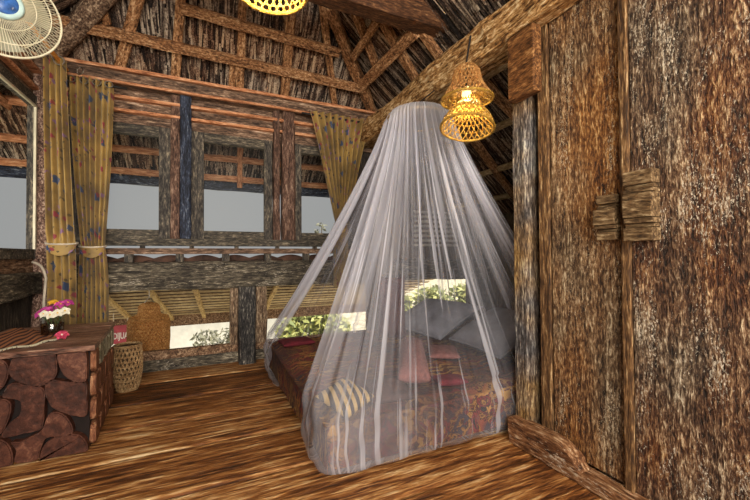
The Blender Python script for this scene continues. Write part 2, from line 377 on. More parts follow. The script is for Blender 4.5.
# ------------------------------------------------------------------ floor
m = MB(); y = -2.2; edges = [-2.2]
for w in (.5, .46, .5, .44, .48, .42, .47, .40, .46, .46, .42, .44, .47, .44): edges.append(edges[-1]+w)
for a, b in zip(edges, edges[1:]):
    dz = random.uniform(-.004, .0)
    m.box((XL-.15, a+.008, -.05+dz), (3.75, b-.008, dz), .018)
floor = struct(m.build('floor', 'floor'))
MB().box((XL-.15, -2.2, -.11), (3.75, edges[-1], -.056)).build('seam_backing', 'underthatch', floor)  # dark sheet added under the open planks so the seams read as shade

# ------------------------------------------------------------------ back wall
BW = thing('wall_back', (0, YB, 0), 'open timber back wall under the roof', 'wall'); del BW['label'], BW['category']; BW['kind'] = 'structure'
XR2 = 3.6
m = MB().box((XL, YB+.0, 2.36), (XT, YB+.05, 2.70)); m.build('header_boards', 'header', BW)
m = MB()
for z0, z1, d in ((2.455, 2.485, .05), (2.575, 2.605, .06)): m.box((XL, YB-d, z0), (1.75, YB+.01, z1), .006)
m.build('header_ledge', 'orange', BW)
MB().box((XL, YB, 1.05), (-1.0, YB+.05, 2.37)).build('end_boards', 'darkpanel', BW)
MB().box((1.55, YB, 1.05), (XT, YB+.05, 2.37)).build('end_boards', 'darkpanel', BW)
MB().box((XT, YB, 1.0), (XR2, YB+.05, 1.66)).build('alcove_boards', 'alcove', BW)
MB().box((XT, YB, 1.66), (3.0, YB+.05, 2.05)).build('alcove_boards', 'alcove', BW)
MB().prism([V((XT, YB, 2.05)), V((3.0, YB, 2.05)), V((3.0, YB, 2.07)), V((XT, YB, 2.80))], (0, .05, 0)).build('alcove_boards', 'alcove', BW)
MB().box((XL, YB-.01, 0.0), (XR2, YB+.06, .11), .008).build('foot_board', 'grey', BW)
MB().box((XL, YB-.01, .11), (XR2, YB+.05, .195), .008).build('bottom_rail', 'brownpost' if 0 else 'greyY', BW)
# left part of the lower wall behind the chest
MB().box((XL, YB, .19), (-1.02, YB+.05, .79)).build('end_boards', 'darkpanel', BW)
MB().box((3.28, YB, .19), (XR2, YB+.05, .79)).build('end_boards', 'darkpanel', BW)
MB().box((1.95, YB, .19), (3.28, YB+.05, .38)).build('end_boards', 'alcove', BW)
MB().box((1.75, YB, .19), (2.18, YB+.05, .79)).build('end_boards', 'alcove', BW)

tag(timber('wall_beam', (XL-.05, YB-.02, .915), (XR2, YB-.02, .915), .13, .27, 'grey', jit=.012), 'massive grey weathered beam running under the window sill', 'beam', kind='thing')
tag(timber('wall_plate', (XL-.1, YB-.04, 2.745), (XT+.1, YB-.04, 2.745), .16, .115, 'header', jit=.008), 'dark wall plate beam resting over the three windows', 'beam', kind='thing')
tag(timber('plate_batten', (XL-.1, YB-.06, 2.825), (XT+.1, YB-.06, 2.825), .12, .03, 'orange', jit=.003), 'thin orange batten along the top of the wall plate', 'batten')
tag(timber('edge_strip', (XL, YB-.12, 2.692), (XT, YB-.12, 2.692), .03, .022, 'orange', jit=.002), 'thin pale orange strip along the lower edge of the wall plate', 'strip')
t = thing('trim_1', (0, YB, 1.26), 'sill', 'sill'); del t['label'], t['category']; t['kind'] = 'structure'
MB().box((XL, YB-.05, 1.208), (1.8, YB+.07, 1.278), .006).build('sill_board', 'frame', t)
MB().box((XL, YB-.03, 1.128), (1.8, YB+.04, 1.185), .006).build('rail', 'header', t)
for i in range(7):
    x = -.72+i*.42
    MB().box((x, YB-.035, 1.05), (x+.07, YB+.03, 1.128), .006).build('spacer_block', 'frameZ', t)
    MB().box((x+.12, YB-.01, 1.18), (x+.16, YB+.03, 1.212)).build('spacer_block', 'frameZ', t)

def window(name, x0, x1, s0, s1, zb0, zb1, zt0, zt1, axis='X', depth=.07):
    t = thing(name, (0, YB, zb0), name, 'window'); del t['label'], t['category']; t['kind'] = 'structure'
    def bx(a, b, z0, z1, nm, mt, d=0):
        if axis == 'X': MB().box((a, YB-.02-d, z0), (b, YB+depth-.02, z1), .006).build(nm, mt, t)
        else: MB().box((XL-depth+.03, a, z0), (XL+.02+d, b, z1), .006).build(nm, mt, t)
    bx(x0, x0+s0, zb0, zt1, 'stile', 'frameZ'); bx(x1-s1, x1, zb0, zt1, 'stile', 'frameZ')
    bx(x0+s0, x1-s1, zb0, zb1, 'rail', 'frame', -.003); bx(x0+s0, x1-s1, zt0, zt1, 'rail', 'frame', -.003)
    a, b = x0+s0, x1-s1
    if axis == 'X': MB().box((a, YB+.02, zb1), (b, YB+.025, zt0)).build('pane', 'glass', t)
    else: MB().box((XL-.02, a, zb1), (XL-.015, b, zt0)).build('pane', 'glass', t)
    return t
window('window_1', -1.0, -.345, .12, .10, 1.278, 1.363, 2.264, 2.362)
window('window_2', -.165, .625, .115, .085, 1.278, 1.363, 2.264, 2.362)
window('window_3', .87, 1.56, .075, .09, 1.278, 1.363, 2.264, 2.362)

# posts between the windows and below
def post(name, x0, x1, y0, y1, z0, z1, mat, label):
    return tag(timber(name, ((x0+x1)/2, (y0+y1)/2, z0), ((x0+x1)/2, (y0+y1)/2, z1), x1-x0, y1-y0, mat, up=(0, 1, 0), jit=.005), label, 'post')
def upright(mat):  # posts carry the grain along local X
    return mat
for k, src in (('bluepostX', [(.15, (14, 16, 24)), (.45, (38, 44, 60)), (.65, (64, 74, 96)), (.9, (140, 146, 156))]), ('brownpostX', [(.15, (30, 20, 16)), (.45, (84, 60, 50)), (.65, (122, 94, 80)), (.9, (176, 150, 130))]),
               ('blackpostX', [(.15, (12, 12, 14)), (.45, (46, 45, 46)), (.65, (88, 84, 80)), (.9, (176, 170, 160))]), ('greypostX', [(.15, (36, 26, 20)), (.42, (94, 74, 58)), (.62, (136, 114, 92)), (.88, (200, 180, 154))])):
    M[k] = wood(k+' grain', src, 'X', 2, 14, contrast=2.3)
post('window_post', -.262, -.165, YB-.07, YB+.08, 1.278, 2.70, 'bluepostX', 'blue-black square post left of the middle window')
post('window_post', -.345, -.262, YB-.05, YB+.06, 1.278, 2.70, 'brownpostX', 'slim brown post right of the curtained left window, against the blue-black post')
post('window_post', .632, .70, YB-.06, YB+.05, 1.278, 2.70, 'brownpostX', 'slim brown post at the right edge of the middle window')
post('window_post', .727, .868, YB-.07, YB+.07, 1.278, 2.70, 'brownpostX', 'wide dark brown post left of the window behind the single right-hand curtain')
post('wall_post', .275, .438, YB-.14, YB+.04, 0, .79, 'blackpostX', 'blackened square post under the long beam')
post('jamb_post', .195, .27, YB-.05, YB+.05, .19, .79, 'greypostX', 'brown frame upright left of the blackened low post')
post('jamb_post', .443, .562, YB-.05, YB+.05, .19, .79, 'greypostX', 'brown frame upright right of the blackened low post')
tag(timber('corner_post', (XL+.05, YB-.09, 0), (XL+.05, YB-.09, 2.70), .13, .13, wood('carved corner post', [(.15, (36, 24, 20)), (.42, (98, 72, 62)), (.62, (146, 116, 102)), (.88, (208, 184, 166))], 'X', 6, 14, contrast=2.6), up=(0, 1, 0), jit=.01), 'rough scaly corner post beside the gold curtain', 'post')

# ------------------------------------------------------------------ left wall
LW = thing('wall_left', (XL, 2, 0), 'w', 'w'); del LW['label'], LW['category']; LW['kind'] = 'structure'
MB().box((XL-.06, -.5, 0), (XL-.01, YB, .80)).build('lower_boards', 'darkpanel', LW)
MB().box((XL-.06, -.5, .8), (XL-.01, 1.9, 2.7)).build('rear_boards', 'darkpanel', LW)
MB().box((XL-.06, 1.9, 2.44), (XL-.01, YB, 2.80)).build('header_boards', 'greyY', LW)
MB().box((XL-.06, 1.9, .98), (XL, 3.95, 1.10)).build('apron_boards', 'greyY', LW)
m = MB()
m.box((XL-.04, 1.9, 2.50), (XL+.03, YB-.1, 2.53), .006).box((XL-.04, 1.9, 2.64), (XL+.05, YB-.1, 2.67), .006)
m.build('header_ledge', 'orange', LW)
window('window_4', 1.95, 3.96, .07, .07, 1.09, 1.17, 2.362, 2.45, 'Y')
MB().box((XL+.012, 3.868, 1.17), (XL+.028, 3.89, 2.36)).build('bead', 'white', bpy.data.objects['window_4'])
MB().box((XL+.012, 2.02, 2.345), (XL+.028, 3.868, 2.364)).build('bead', 'white', bpy.data.objects['window_4'])
tag(timber('side_beam', (XL+.0, 1.9, .89), (XL+.0, 3.93, .89), .13, .19, 'greyY' if 0 else 'grey', jit=.01), 'thick brown-grey beam under the left side window', 'beam', kind='thing')

# ------------------------------------------------------------------ roof
def zb(y): return PL-SL*(y-YB)            # back face height at depth y
def zr(x): return PL-SL*(x-XT)
def zl(x): return PL+SL*(x-XL)
NB, PB = V((0, SL, 1)), V((0, YB, PL)); NR, PR = V((SL, 0, 1)), V((XT, 0, PL)); NL, PLF = V((-SL, 0, 1)), V((XL, 0, PL))
CE = thing('ceiling', (0, 2, PL), 'c', 'c'); del CE['label'], CE['category']; CE['kind'] = 'structure'
xm = (XL+XT)/2; hw = (XT-XL)/2; top = PL+SL*hw
OH = 1.22; o2 = SL*OH
th = V((0, 0, .12))
def face(nm, pts):
    m = MB(); a = [V(p)+th for p in pts]; m.prism(a, (0, 0, .06)); return m.build(nm, 'underthatch', CE)
XO = 1.85
face('back_slope', [(XL-OH, YB+OH, PL-o2), (XT+OH, YB+OH, PL-o2), (xm, YB-hw, top)])
face('right_slope', [(XT+XO, -2.2, PL-SL*XO), (XT+XO, YB+OH, PL-SL*XO), (XT+OH, YB+OH, PL-o2), (xm, YB-hw, top), (xm, -2.2, top)])
face('left_slope', [(XL-OH, -2.2, PL-o2), (XL-OH, YB+OH, PL-o2), (xm, YB-hw, top), (xm, -2.2, top)])
def strips(nm, fn, inside, n, umax, smax):
    """overlapping thatch strips lying under a slope: fn(u, s) gives a point u along the eave, s down the slope (s<0 is up)"""
    m = MB()
    for i in range(n):
        u = random.uniform(*umax); s = random.uniform(*smax); L = random.uniform(.3, .6); w = random.uniform(.004, .013)
        sk = random.uniform(-.05, .05); d = random.uniform(0.0, .07); tl = random.uniform(.0, .05)
        if not inside(u, s) or not inside(u+sk, s+L): continue
        q = []
        for k, (a, b, e) in enumerate(((-w, 0, .06), (w, 0, .06), (w, .5, .0), (-w, .5, .0), (w, 1, -.01), (-w, 1, -.01))):
            p = fn(u+a+sk*b, s+L*b); q.append(m.b.verts.new((p.x, p.y, p.z+.09-d*.9+e*.4-tl*b)))
        m.b.faces.new((q[0], q[1], q[2], q[3])); m.b.faces.new((q[3], q[2], q[4], q[5]))
    return m.build(nm, 'thatch', CE)
strips('back_thatch', lambda u, s: V((u, YB+s, zb(YB+s))), lambda u, s: s < OH-.10 and ((s > 0) or XL-.1-s*1 < u+.1 < XT-(-s)+.15 and u > XL-.1+(-s)), 15000, (XL-OH, XT+1.3), (-1.7, 1.3))
strips('right_thatch', lambda u, s: V((XT+s, u, zr(XT+s))), lambda u, s: u < YB+s+.05 or s > 0, 12000, (0.2, YB+.6), (-1.7, XO-.1))
strips('left_thatch', lambda u, s: V((XL-s, u, zl(XL-s))), lambda u, s: (u < YB+s+.05 or s > 0) and s < OH-.04, 7000, (1.2, YB+1.2), (-1.4, 1.3))

def rafter(a, b, n, p, w, h, label, mat='roofwood', off=.0, name='rafter', cat='rafter', ext=0, group=None):
    A = onplane(*a, n, p); B = onplane(*b, n, p); d = (B-A)
    A = A-d.normalized()*ext; w *= 1.2; off += .03
    N = V(n).normalized()
    return tag(timber(name, A-N*off, B-N*off, w, h, mat, up=N, jit=.004), label, cat, group)
b_ = (NB, PB); r_ = (NR, PR); l_ = (NL, PLF)
G1 = 'rafters of the back roof slope'
rafter((101, 0), (108, 22), *b_, .045, .05, 'short pale rafter left of the thick leaning rafter, above the gold curtains', group=G1)
rafter((139, -6), (118, 73), *b_, .075, .07, 'leaning brown rafter above the top of the gold back curtain', group=G1, ext=.3)
rafter((181, -5), (175, 84), *b_, .065, .07, 'upright rafter in line above the blue-black window post', group=G1, ext=.35)
rafter((243, -4), (239, 92), *b_, .06, .07, 'rafter passing just left under the hanging yellow lampshade', group=G1, ext=.35)
rafter((234, 55), (231, 92), *b_, .055, .06, 'short rafter doubled beside the rafter left of the yellow lampshade', group=G1)
rafter((291, -2), (284, 102), *b_, .075, .07, 'rafter passing just right of the hanging yellow lampshade', group=G1, ext=.35)
rafter((321, -4), (335, 112), *b_, .06, .07, 'rafter next to the big hip rafter on the window side', group=G1, ext=.35)
rafter((54, 15), (362, 85), *b_, .075, .05, 'lower brown purlin across the back slope over the rafters', off=.05, name='purlin', cat='purlin', group='purlins of the back roof slope')
rafter((182, 4), (338, 49), *b_, .07, .05, 'upper brown purlin across the back slope behind the yellow lampshade', off=.05, name='purlin', cat='purlin', group='purlins of the back roof slope')
c0 = V((XT, YB, PL))
tag(timber('hip_rafter', c0+V((-.02, -.02, -.02)), V((xm, YB-hw, top-.03)), .10, .10, 'roofwood', jit=.006), 'long hip rafter climbing from the corner where back and right roof slopes meet', 'rafter')
tag(timber('hip_log', V((XL, YB, PL-.06)), V((xm, YB-hw, top-.06)), .16, .16, wood('hip log bark', [(.15, (40, 28, 22)), (.42, (96, 74, 60)), (.62, (140, 116, 96)), (.88, (206, 184, 158))], 'X', 6, 12, contrast=2.7), jit=.012, rnd=True), 'thick rough round log rising from the left corner beside the fan', 'log')
G2 = 'rafters of the right roof slope'
rafter((352, -2), (379, 66), *r_, .06, .06, 'rafter of the right slope closest to the hip rafter', group=G2, ext=.3)
rafter((380, 12), (417, 76), *r_, .07, .06, 'second rafter of the right slope, crossing the orange brace', group=G2, ext=.3)
rafter((425, 32), (442, 56), *r_, .06, .06, 'pale rafter of the right slope beside the thick cross beam', group=G2, ext=.3)
rafter((366, 80), (419, 26), *r_, .085, .05, 'orange brown purlin crossing the right slope above the tie beam', off=.05, name='purlin', cat='purlin', ext=.1)
rafter((361, 47), (382, 15), *r_, .06, .05, 'short upper orange purlin of the right slope beside the hip rafter', off=.05, name='purlin', cat='purlin', ext=.1)
for i, (a, b, lb) in enumerate((((479, 73), (520, 117), 'brown rafter seen between the woven lamp and the door post'), ((446, 98), (520, 200), 'rafter running down behind the top of the net to the door post'))):
    rafter(a, b, *r_, .07, .06, lb, group='rafters below the tie beam')
for i, (x, lb) in enumerate(((2.15, 'uppermost pale batten below the tie beam'), (2.55, 'second pale batten below the tie beam, behind the woven lamp'), (2.95, 'third batten below the tie beam, beside the net'), (3.3, 'lowest batten over the bed alcove beside the door post'))):
    p = V((x, 0, zr(x)-.03)); tag(timber('batten', p+V((0, 1.4, 0)), p+V((0, YB+.6, 0)), .06, .04, 'slat', up=NR, jit=.003), lb, 'batten', 'battens of the bed alcove roof')
for yy, lb in ((YB+.38, 'inner orange batten under the eave outside the windows'), (YB+.75, 'middle orange batten under the eave outside the windows'), (YB+1.02, 'outer orange batten under the eave outside the windows')):
    tag(timber('eave_batten', (XL-1.2, yy, zb(yy)-.02), (XT+.6, yy, zb(yy)-.02), .07, .05, 'orange', up=NB, jit=.004), lb, 'batten', 'orange battens under the eave')
tag(timber('eave_board', (XL-OH, YB+OH-.05, zb(YB+OH)+.085), (XT+XO, YB+OH-.05, zb(YB+OH)+.085), .04, .20, 'bluepostX', jit=.006), 'blue-grey board along the outer edge of the eave seen through the windows', 'board')
tag(timber('eave_rafter', (.31, YB+.1, zb(YB+.1)-.06), (.37, YB+1.08, zb(YB+1.08)-.06), .06, .05, 'orange', up=NB), 'short orange rafter under the eave, seen in the middle window', 'rafter')
for yy, zz, lb in ((XL-.4, 0, 'inner orange batten under the left eave outside the side window'), (XL-.75, 0, 'outer orange batten under the left eave outside the side window')):
    tag(timber('eave_batten', (yy, 1.0, zl(yy)-.02), (yy, YB+.8, zl(yy)-.02), .07, .05, 'orange', up=NL), lb, 'batten', 'orange battens under the eave')
tag(timber('eave_board', (XL-OH+.05, 0, zl(XL-OH)+.085), (XL-OH+.05, YB+OH, zl(XL-OH)+.085), .04, .20, 'bluepostX', jit=.006), 'grey board along the edge of the left eave outside the side window', 'board')

tag(timber('tie_beam', (1.75, YB-.03, 2.545), (1.75, -1.6, 2.525), .27, .25, 'hewn', jit=.016, seg=.09), 'massive rough hewn tie beam sloping across above the net to the door', 'beam', kind='thing')
tag(timber('beam_trim', (1.645, 2.06, 2.402), (1.645, -1.0, 2.400), .11, .05, 'hewn', jit=.004), 'narrow timber strip fixed under the tie beam above the door', 'beam', kind='thing')
tag(timber('cross_beam', (-.4, 2.50, 3.10), (1.9, 2.50, 3.10), .20, .30, wood('cross beam brown', [(.15, (30, 18, 10)), (.45, (70, 43, 26)), (.65, (100, 66, 42)), (.9, (154, 114, 78))], 'X', 2, 14, contrast=2), jit=.006), 'broad dark brown cross beam meeting the tie beam near the ceiling', 'beam', kind='thing')

# ------------------------------------------------------------------ door wall
WR = thing('wall_right', (XD, 1, 0), 'w', 'w'); del WR['label'], WR['category']; WR['kind'] = 'structure'
MB().box((XD, 1.412, .05), (XD+.06, 1.478, 2.42), .006).build('jamb', 'jamb', WR)
D1 = thing('door_1', (XD, 1.2, 0), 'd', 'd'); del D1['label'], D1['category']; D1['kind'] = 'structure'
MB().box((XD+.012, 1.012, .06), (XD+.055, 1.405, 2.40), .006).build('door_leaf', 'door', D1)
MB().box((XD-.015, .985, .05), (XD+.05, 1.022, 2.42), .006).build('cover_strip', 'jamb', D1)
D2 = thing('door_2', (XD, .6, 0), 'd', 'd'); del D2['label'], D2['category']; D2['kind'] = 'structure'
MB().box((XD+.0, .12, .05), (XD+.05, .983, 2.42), .006).build('door_leaf', 'door2', D2)
MB().box((XD, -1.6, .0), (XD+.05, .115, 2.42), .006).build('boards', 'door2', WR)
tag(timber('door_post', (XD+.03, 1.592, 0), (XD+.03, 1.592, 2.44), .115, .12, wood('door post grain', [(.15, (24, 22, 24)), (.42, (70, 66, 66)), (.62, (112, 110, 112)), (.9, (196, 190, 176))], 'X', 2, 18, contrast=2.5, patch=[(.15, (30, 18, 8)), (.42, (96, 70, 38)), (.62, (146, 112, 66)), (.9, (206, 180, 124))]), up=(1, 0, 0), jit=.004), 'grey-blue worn door post between the net and the door', 'post')
tag(MB().box((XD-.10, 1.415, 2.0), (XD-.032, 1.60, 2.372), .008).build('tenon_block', 'block'), 'orange brown wooden block hanging at the top of the door post', 'block')
# carved lock blocks
def lockblock(y0, y1, z0, z1, x, label, taper=0):
    t = thing('door_lock', (x, (y0+y1)/2, z0), label, 'lock', 'carved wooden door locks'); h = z1-z0
    for a, b, d in ((0, .19, .062), (.19, .25, .045), (.25, .33, .058), (.33, .68, .066), (.68, .74, .058), (.74, .80, .045), (.80, 1, .060)):
        q = taper*(0 if .25 <= a < .68 else .012)
        MB().box((x-d+q, y0+q*.5, z0+h*a+.001), (x, y1-q*.5, z0+h*b-.001), .004).build('carved_band', 'lock', t)
    return t
lockblock(.868, .983, 1.155, 1.455, XD, 'large carved wooden lock block with grooves right of the door seam')
lockblock(1.026, 1.125, 1.165, 1.375, XD+.012, 'smaller worn wooden lock block left of the door seam', 1)
# threshold: plinth and raised carved end
t = thing('threshold', (1.65, 1.2, 0), 'carved wooden threshold along the foot of the door', 'threshold')
MB().box((1.605, -.5, 0), (1.71, 1.63, .055), .008).build('plinth', 'thresh', t)
pr = [(1.63, .05), (1.63, .145), (1.36, .15), (1.30, .145), (1.25, .125), (1.215, .10), (1.205, .075), (1.18, .055), (1.18, .05)]
MB().prism([V((1.60, y, z)) for y, z in pr], (.095, 0, 0), .006).build('raised_end', 'thresh', t)

# ------------------------------------------------------------------ alcove behind the bed
MB2 = thing('wall_far_right', (XR2, 3, 0), 'w', 'w'); del MB2['label'], MB2['category']; MB2['kind'] = 'structure'
MB().box((XR2, 1.2, 0), (XR2+.05, YB+.05, 1.70)).build('boards', 'alcove', MB2)
MB().box((1.78, 1.15, 0), (XR2, 1.2, 2.0)).build('boards', 'alcove', MB2)
t = thing('window_5', (2.8, YB, 1.2), 'w', 'w'); del t['label'], t['category']; t['kind'] = 'structure'
MB().box((2.36, YB-.02, 1.20), (2.40, YB+.01, 1.76)).box((3.1, YB-.02, 1.20), (3.14, YB+.01, 1.66)).build('shutter_frame', 'frameZ', t)
m = MB()
for i in range(8): m.box((2.4, YB-.025, 1.22+i*.062), (3.1, YB-.003, 1.25+i*.062))
m.build('louvre_slats', 'louvre', t)
MB().box((2.18, YB-.02, .375), (2.215, YB+.06, .79)).build('frame_upright', 'bamboo', t)

# ------------------------------------------------------------------ outside
LT = thing('lean_to_roof', (1, 4.2, .98), 'low lean-to roof of pale laths outside, seen below the long beam', 'roof')
LS = .344
def zt(y): return .985-LS*(y-4.15)
m = MB(); y = 4.22
while y < 6.5:
    m.b.verts.ensure_lookup_table()
    q = [V((-2.6, y, zt(y)-.0)), V((-2.6, y+.085, zt(y+.085))), V((-2.6, y+.085, zt(y+.085)-.007)), V((-2.6, y, zt(y)-.007))]
    m.prism(q, (5.9, 0, 0)); y += .165
m.build('laths', 'slat', LT)
m = MB()
m.grid(lambda u, v: V((-2.6+5.9*u, 4.13+2.5*v, zt(4.13+2.5*v)+.055+.022*math.sin(u*5.9/.25*2*PI)+.02*((v*9) % 1))), 520, 27)
m.build('tiles', 'tile', LT, True)
pts = [V((-2.6, 4.16, .98))]+[V((-2.6+5.9*i/400, 4.16, 1.085+.035*abs(math.sin(5.9*i/400/.30*PI)))) for i in range(401)]+[V((3.3, 4.16, .98))]
MB().prism(pts, (0, .05, 0)).build('ridge_tiles', 'tile', LT)
for (a, b) in (((105, 297), (131, 319)), ((150, 291), (174, 321)), ((195, 289), (205, 319)), ((275, 289), (263, 315)), ((311, 286), (287, 314))):
    n_ = (0, LS, 1); p_ = (0, 4.15, .93)
    A = onplane(*a, n_, p_); B = onplane(*b, n_, p_)
    d = (B-A).normalized(); A = A-d*((A.y-4.2)/d.y)
    timber('lean_to_rafter', A, B, .055, .05, 'bamboo', up=n_, jit=.003, parent=LT)
MB().box((-2.6, 6.45, .02), (3.3, 6.5, .215), .008).build('fascia_board', 'greyY', LT)
m = MB()
for x in (-2.4, 3.1): m.box((x, 6.36, -2.5), (x+.1, 6.44, .09))
m.build('posts', 'brownpost', LT)

struct(MB().box((-40, -20, -2.6), (40, 60, -2.5)).build('ground', 'ground'))
YW = thing('yard_wall', (1, 11, -2.5), 'pale wall of the yard outside below the lean-to roof', 'wall'); YW['kind'] = 'thing'
MB().box((-6, 11, -2.5), (2.2, 11.2, -.55), .02).build('masonry', 'paint', YW); MB().box((-6, 10.95, -.55), (2.2, 11.25, -.47), .02).build('coping', 'paint', YW)

def leafcloud(m, c, r, n, size, flat=.8):
    for i in range(n):
        d = V((random.gauss(0, 1), random.gauss(0, 1), random.gauss(0, 1)))
        d = d.normalized()*random.random()**.4; p = V(c)+V((d.x*r, d.y*r, d.z*r*flat))
        a = V((random.gauss(0, 1), random.gauss(0, 1), random.gauss(0, 1))).normalized(); b = a.orthogonal().normalized(); s = size*random.uniform(.6, 1.3)
        m.quad(p-a*s, p+b*s*.45, p+a*s, p-b*s*.45)
def shrub(name, base, h, clouds, label, leaf, size, group=None, n=260):
    t = thing(name, base, label, 'shrub' if name == 'shrub' else 'tree', group); B = V(base)
    m = MB(); L = MB()
    for (dx, dy, dz, r) in clouds:
        e = B+V((dx, dy, dz)); mid = B.lerp(e, .55)+V((dx*-.15, 0, .1))
        m.tube([B, mid, e], [h*.012, h*.008, h*.003], 6); leafcloud(L, e, r, n, size)
    m.build('branches', 'twig', t); L.build('foliage', leaf, t); return t
shrub('shrub', (.2, 9.8, -2.5), 2, [(-.3, 0, 1.55, .35), (.2, .1, 1.5, .4), (.5, 0, 1.7, .3)], 'sparse shrub against the pale yard wall left of the low post', 'leaf2', .07, n=120)
shrub('shrub', (2.6, 9.8, -2.5), 2, [(-.5, 0, 1.6, .5), (.1, .1, 1.85, .6), (.6, 0, 1.6, .5)], 'bright yellow-green shrub outside beside the sweeping net edge', 'leaf', .12, n=420)
for i, x in enumerate((4.9, 6.5, 8.1)):
    shrub('shrub', (x, 9.4+.3*i, -2.5), 2.4, [(-.3, 0, 1.7, .5), (.05, .2, 2.15, .6), (.3, 0, 1.8, .5), (0, 0, 1.1, .6)],
          ['leftmost bright shrub in the low opening behind the pillows', 'middle bright shrub in the low opening behind the pillows', 'rightmost bright shrub in the low opening behind the pillows'][i], 'leaf', .13, 'shrubs outside behind the bed', n=420)
shrub('tree', (-8.6, 15, -2.5), 5, [(-1.6, 0, 3.2, .7), (-.6, 0, 3.45, .8), (.6, 0, 3.1, .8), (1.6, 0, 3.5, .5)], 'grey-leaved tree top outside the left side window', 'leaf2', .16, n=110)
shrub('tree', (3.4, 12, -2.5), 4, [(.1, 0, 4.62, .22), (-.1, 0, 4.4, .14)], 'thin twig with a few leaves outside the right-hand window', 'leaf2', .09, n=14)

sg = thing('sign', (-1.3, 6.0, 0), 'red banner with white lettering outside beyond the tall basket', 'sign')
P1 = on(111.5, 326, 'Y', 6.0); P2 = on(129, 343, 'Y', 6.0)
MB().box((P1.x, 6.0, P2.z), (P2.x, 6.02, P1.z), .004).build('banner', 'red', sg)
fc = bpy.data.curves.new('lettering', 'FONT'); fc.body = 'DIJUAL'; fc.size = .118; fc.extrude = .003; fc.align_x = 'CENTER'; fc.align_y = 'CENTER'; fc.offset = .003
fo = bpy.data.objects.new('lettering', fc); COL.objects.link(fo); fo.data.materials.append(M['letter'])
fo.rotation_euler = (PI/2, 0, 0); fo.location = ((P1.x+P2.x)/2+.02, 5.994, P2.z+(P1.z-P2.z)*.42); fo.scale = (.56, 1, 1)
bpy.context.view_layer.update(); dg = bpy.context.evaluated_depsgraph_get()
fm = bpy.data.meshes.new_from_object(fo.evaluated_get(dg)); fm.transform(fo.matrix_world); bpy.data.objects.remove(fo)
fm.materials.clear(); fm.materials.append(M['letter']); fo = bpy.data.objects.new('lettering', fm); COL.objects.link(fo)
fo.parent = sg; fo.matrix_parent_inverse = PM[sg.name].inverted()
for xx in (P1.x+.02, P2.x-.02): MB().tube([(xx, 6.01, P1.z), (xx, 6.01, zt(6.01)-.01)], .006).build('hanging_cord', 'cable', sg)

# ------------------------------------------------------------------ woven lamps
def weave(prof, c, n, r, tilt=None, rows=1):
    """open diagonal lattice on a lathed profile plus rims"""
    m = MB(); c = V(c)
    P = [(V((p[0]*1.0, p[1])) if True else 0) for p in prof]
    ln = [0]
    for a, b in zip(P, P[1:]): ln.append(ln[-1]+(b-a).length)
    def at(t):
        d = t*ln[-1]
        for i in range(len(P)-1):
            if d <= ln[i+1]+1e-9:
                return P[i].lerp(P[i+1], (d-ln[i])/(ln[i+1]-ln[i]))
        return P[-1]
    def pt(t, a):
        q = at(t); p = V((q.x*math.cos(a), q.x*math.sin(a), q.y))
        return c+(tilt @ p if tilt else p)
    N = max(8, int(ln[-1]/.022)); tw = ln[-1]*9
    for s in (1, -1):
        for k in range(n):
            m.tube([pt(i/N, 2*PI*k/n+s*tw*(i/N)*.42) for i in range(N+1)], r, 4, False)
    for i in range(1, rows): m.tube([pt(i/rows, 2*PI*k/40) for k in range(41)], r*.9, 4, False)
    return m, pt
def rim(pt, t, r): return MB().tube([pt(t, 2*PI*k/48) for k in range(49)], r, 8, False)

lc = onplane(467, 128, fwd, EYE+fwd*2.15)
tl = Matrix.Rotation(math.radians(-10), 3, V((math.cos(YAW), -math.sin(YAW), 0))) @ Matrix.Rotation(math.radians(7), 3, V((math.sin(YAW), math.cos(YAW), 0)))
L1 = thing('pendant_lamp', lc, 'two-tiered woven rattan pendant lamp hanging from the tie beam by the net', 'lamp')
lo = [(.052, .20), (.060, .165), (.085, .12), (.118, .085), (.142, .045), (.155, .0)]
mm, pt = weave(lo, lc, 26, .0035, tl, 5); q = mm.build('lower_shade', 'rattan', L1); rim(pt, 1, .007).build('rim', 'rattan', q)
up = [(.045, .37), (.075, .34), (.088, .27), (.115, .225), (.150, .168)]
mm, pt = weave(up, lc, 26, .0035, None, 4); q = mm.build('upper_shade', 'rattan2', L1); rim(pt, 1, .007).build('rim', 'rattan', q)
mm, pt = weave([(.150, .168), (.10, .185), (.056, .20)], lc, 26, .0032, None, 2); mm.build('upper_underside', 'rattan', L1)
MB().lathe([(.001, .16), (.022, .17), (.03, .195), (.024, .222), (.013, .245)], lc, 16).build('bulb', 'bulb', L1, True)
MB().tube([lc+V((0, 0, .245)), lc+V((0, 0, .39)), V((lc.x+.05, lc.y+.02, 2.43))], .006, 6).build('cord', 'dark', L1)
light('pendant_bulb', 'POINT', lc+V((0, 0, .16)), 8, (1, .76, .44), .03)

l2 = onplane(271, -10, fwd, EYE+fwd*1.62)
L2 = thing('pendant_lamp', l2, 'bright yellow woven lampshade hanging at the top edge of the photo', 'lamp')
mm, pt = weave([(.03, .17), (.07, .155), (.11, .12), (.14, .07), (.158, .0)], l2, 28, .0042, None, 7); q = mm.build('shade', 'rattan', L2); rim(pt, 1, .009).build('rim', 'rattan', q)
MB().lathe([(.001, .045), (.025, .055), (.034, .08), (.024, .11), (.014, .135)], l2, 16).build('bulb', 'bulb', L2, True)
MB().tube([l2+V((0, 0, .13)), l2+V((0, 0, .6)), V((l2.x, l2.y, zb(l2.y)-.1 if l2.y > 2.46 else 3.75))], .005, 6).build('cord', 'dark', L2)
light('ceiling_bulb', 'POINT', l2+V((0, 0, .06)), 40, (1, .80, .52), .035)

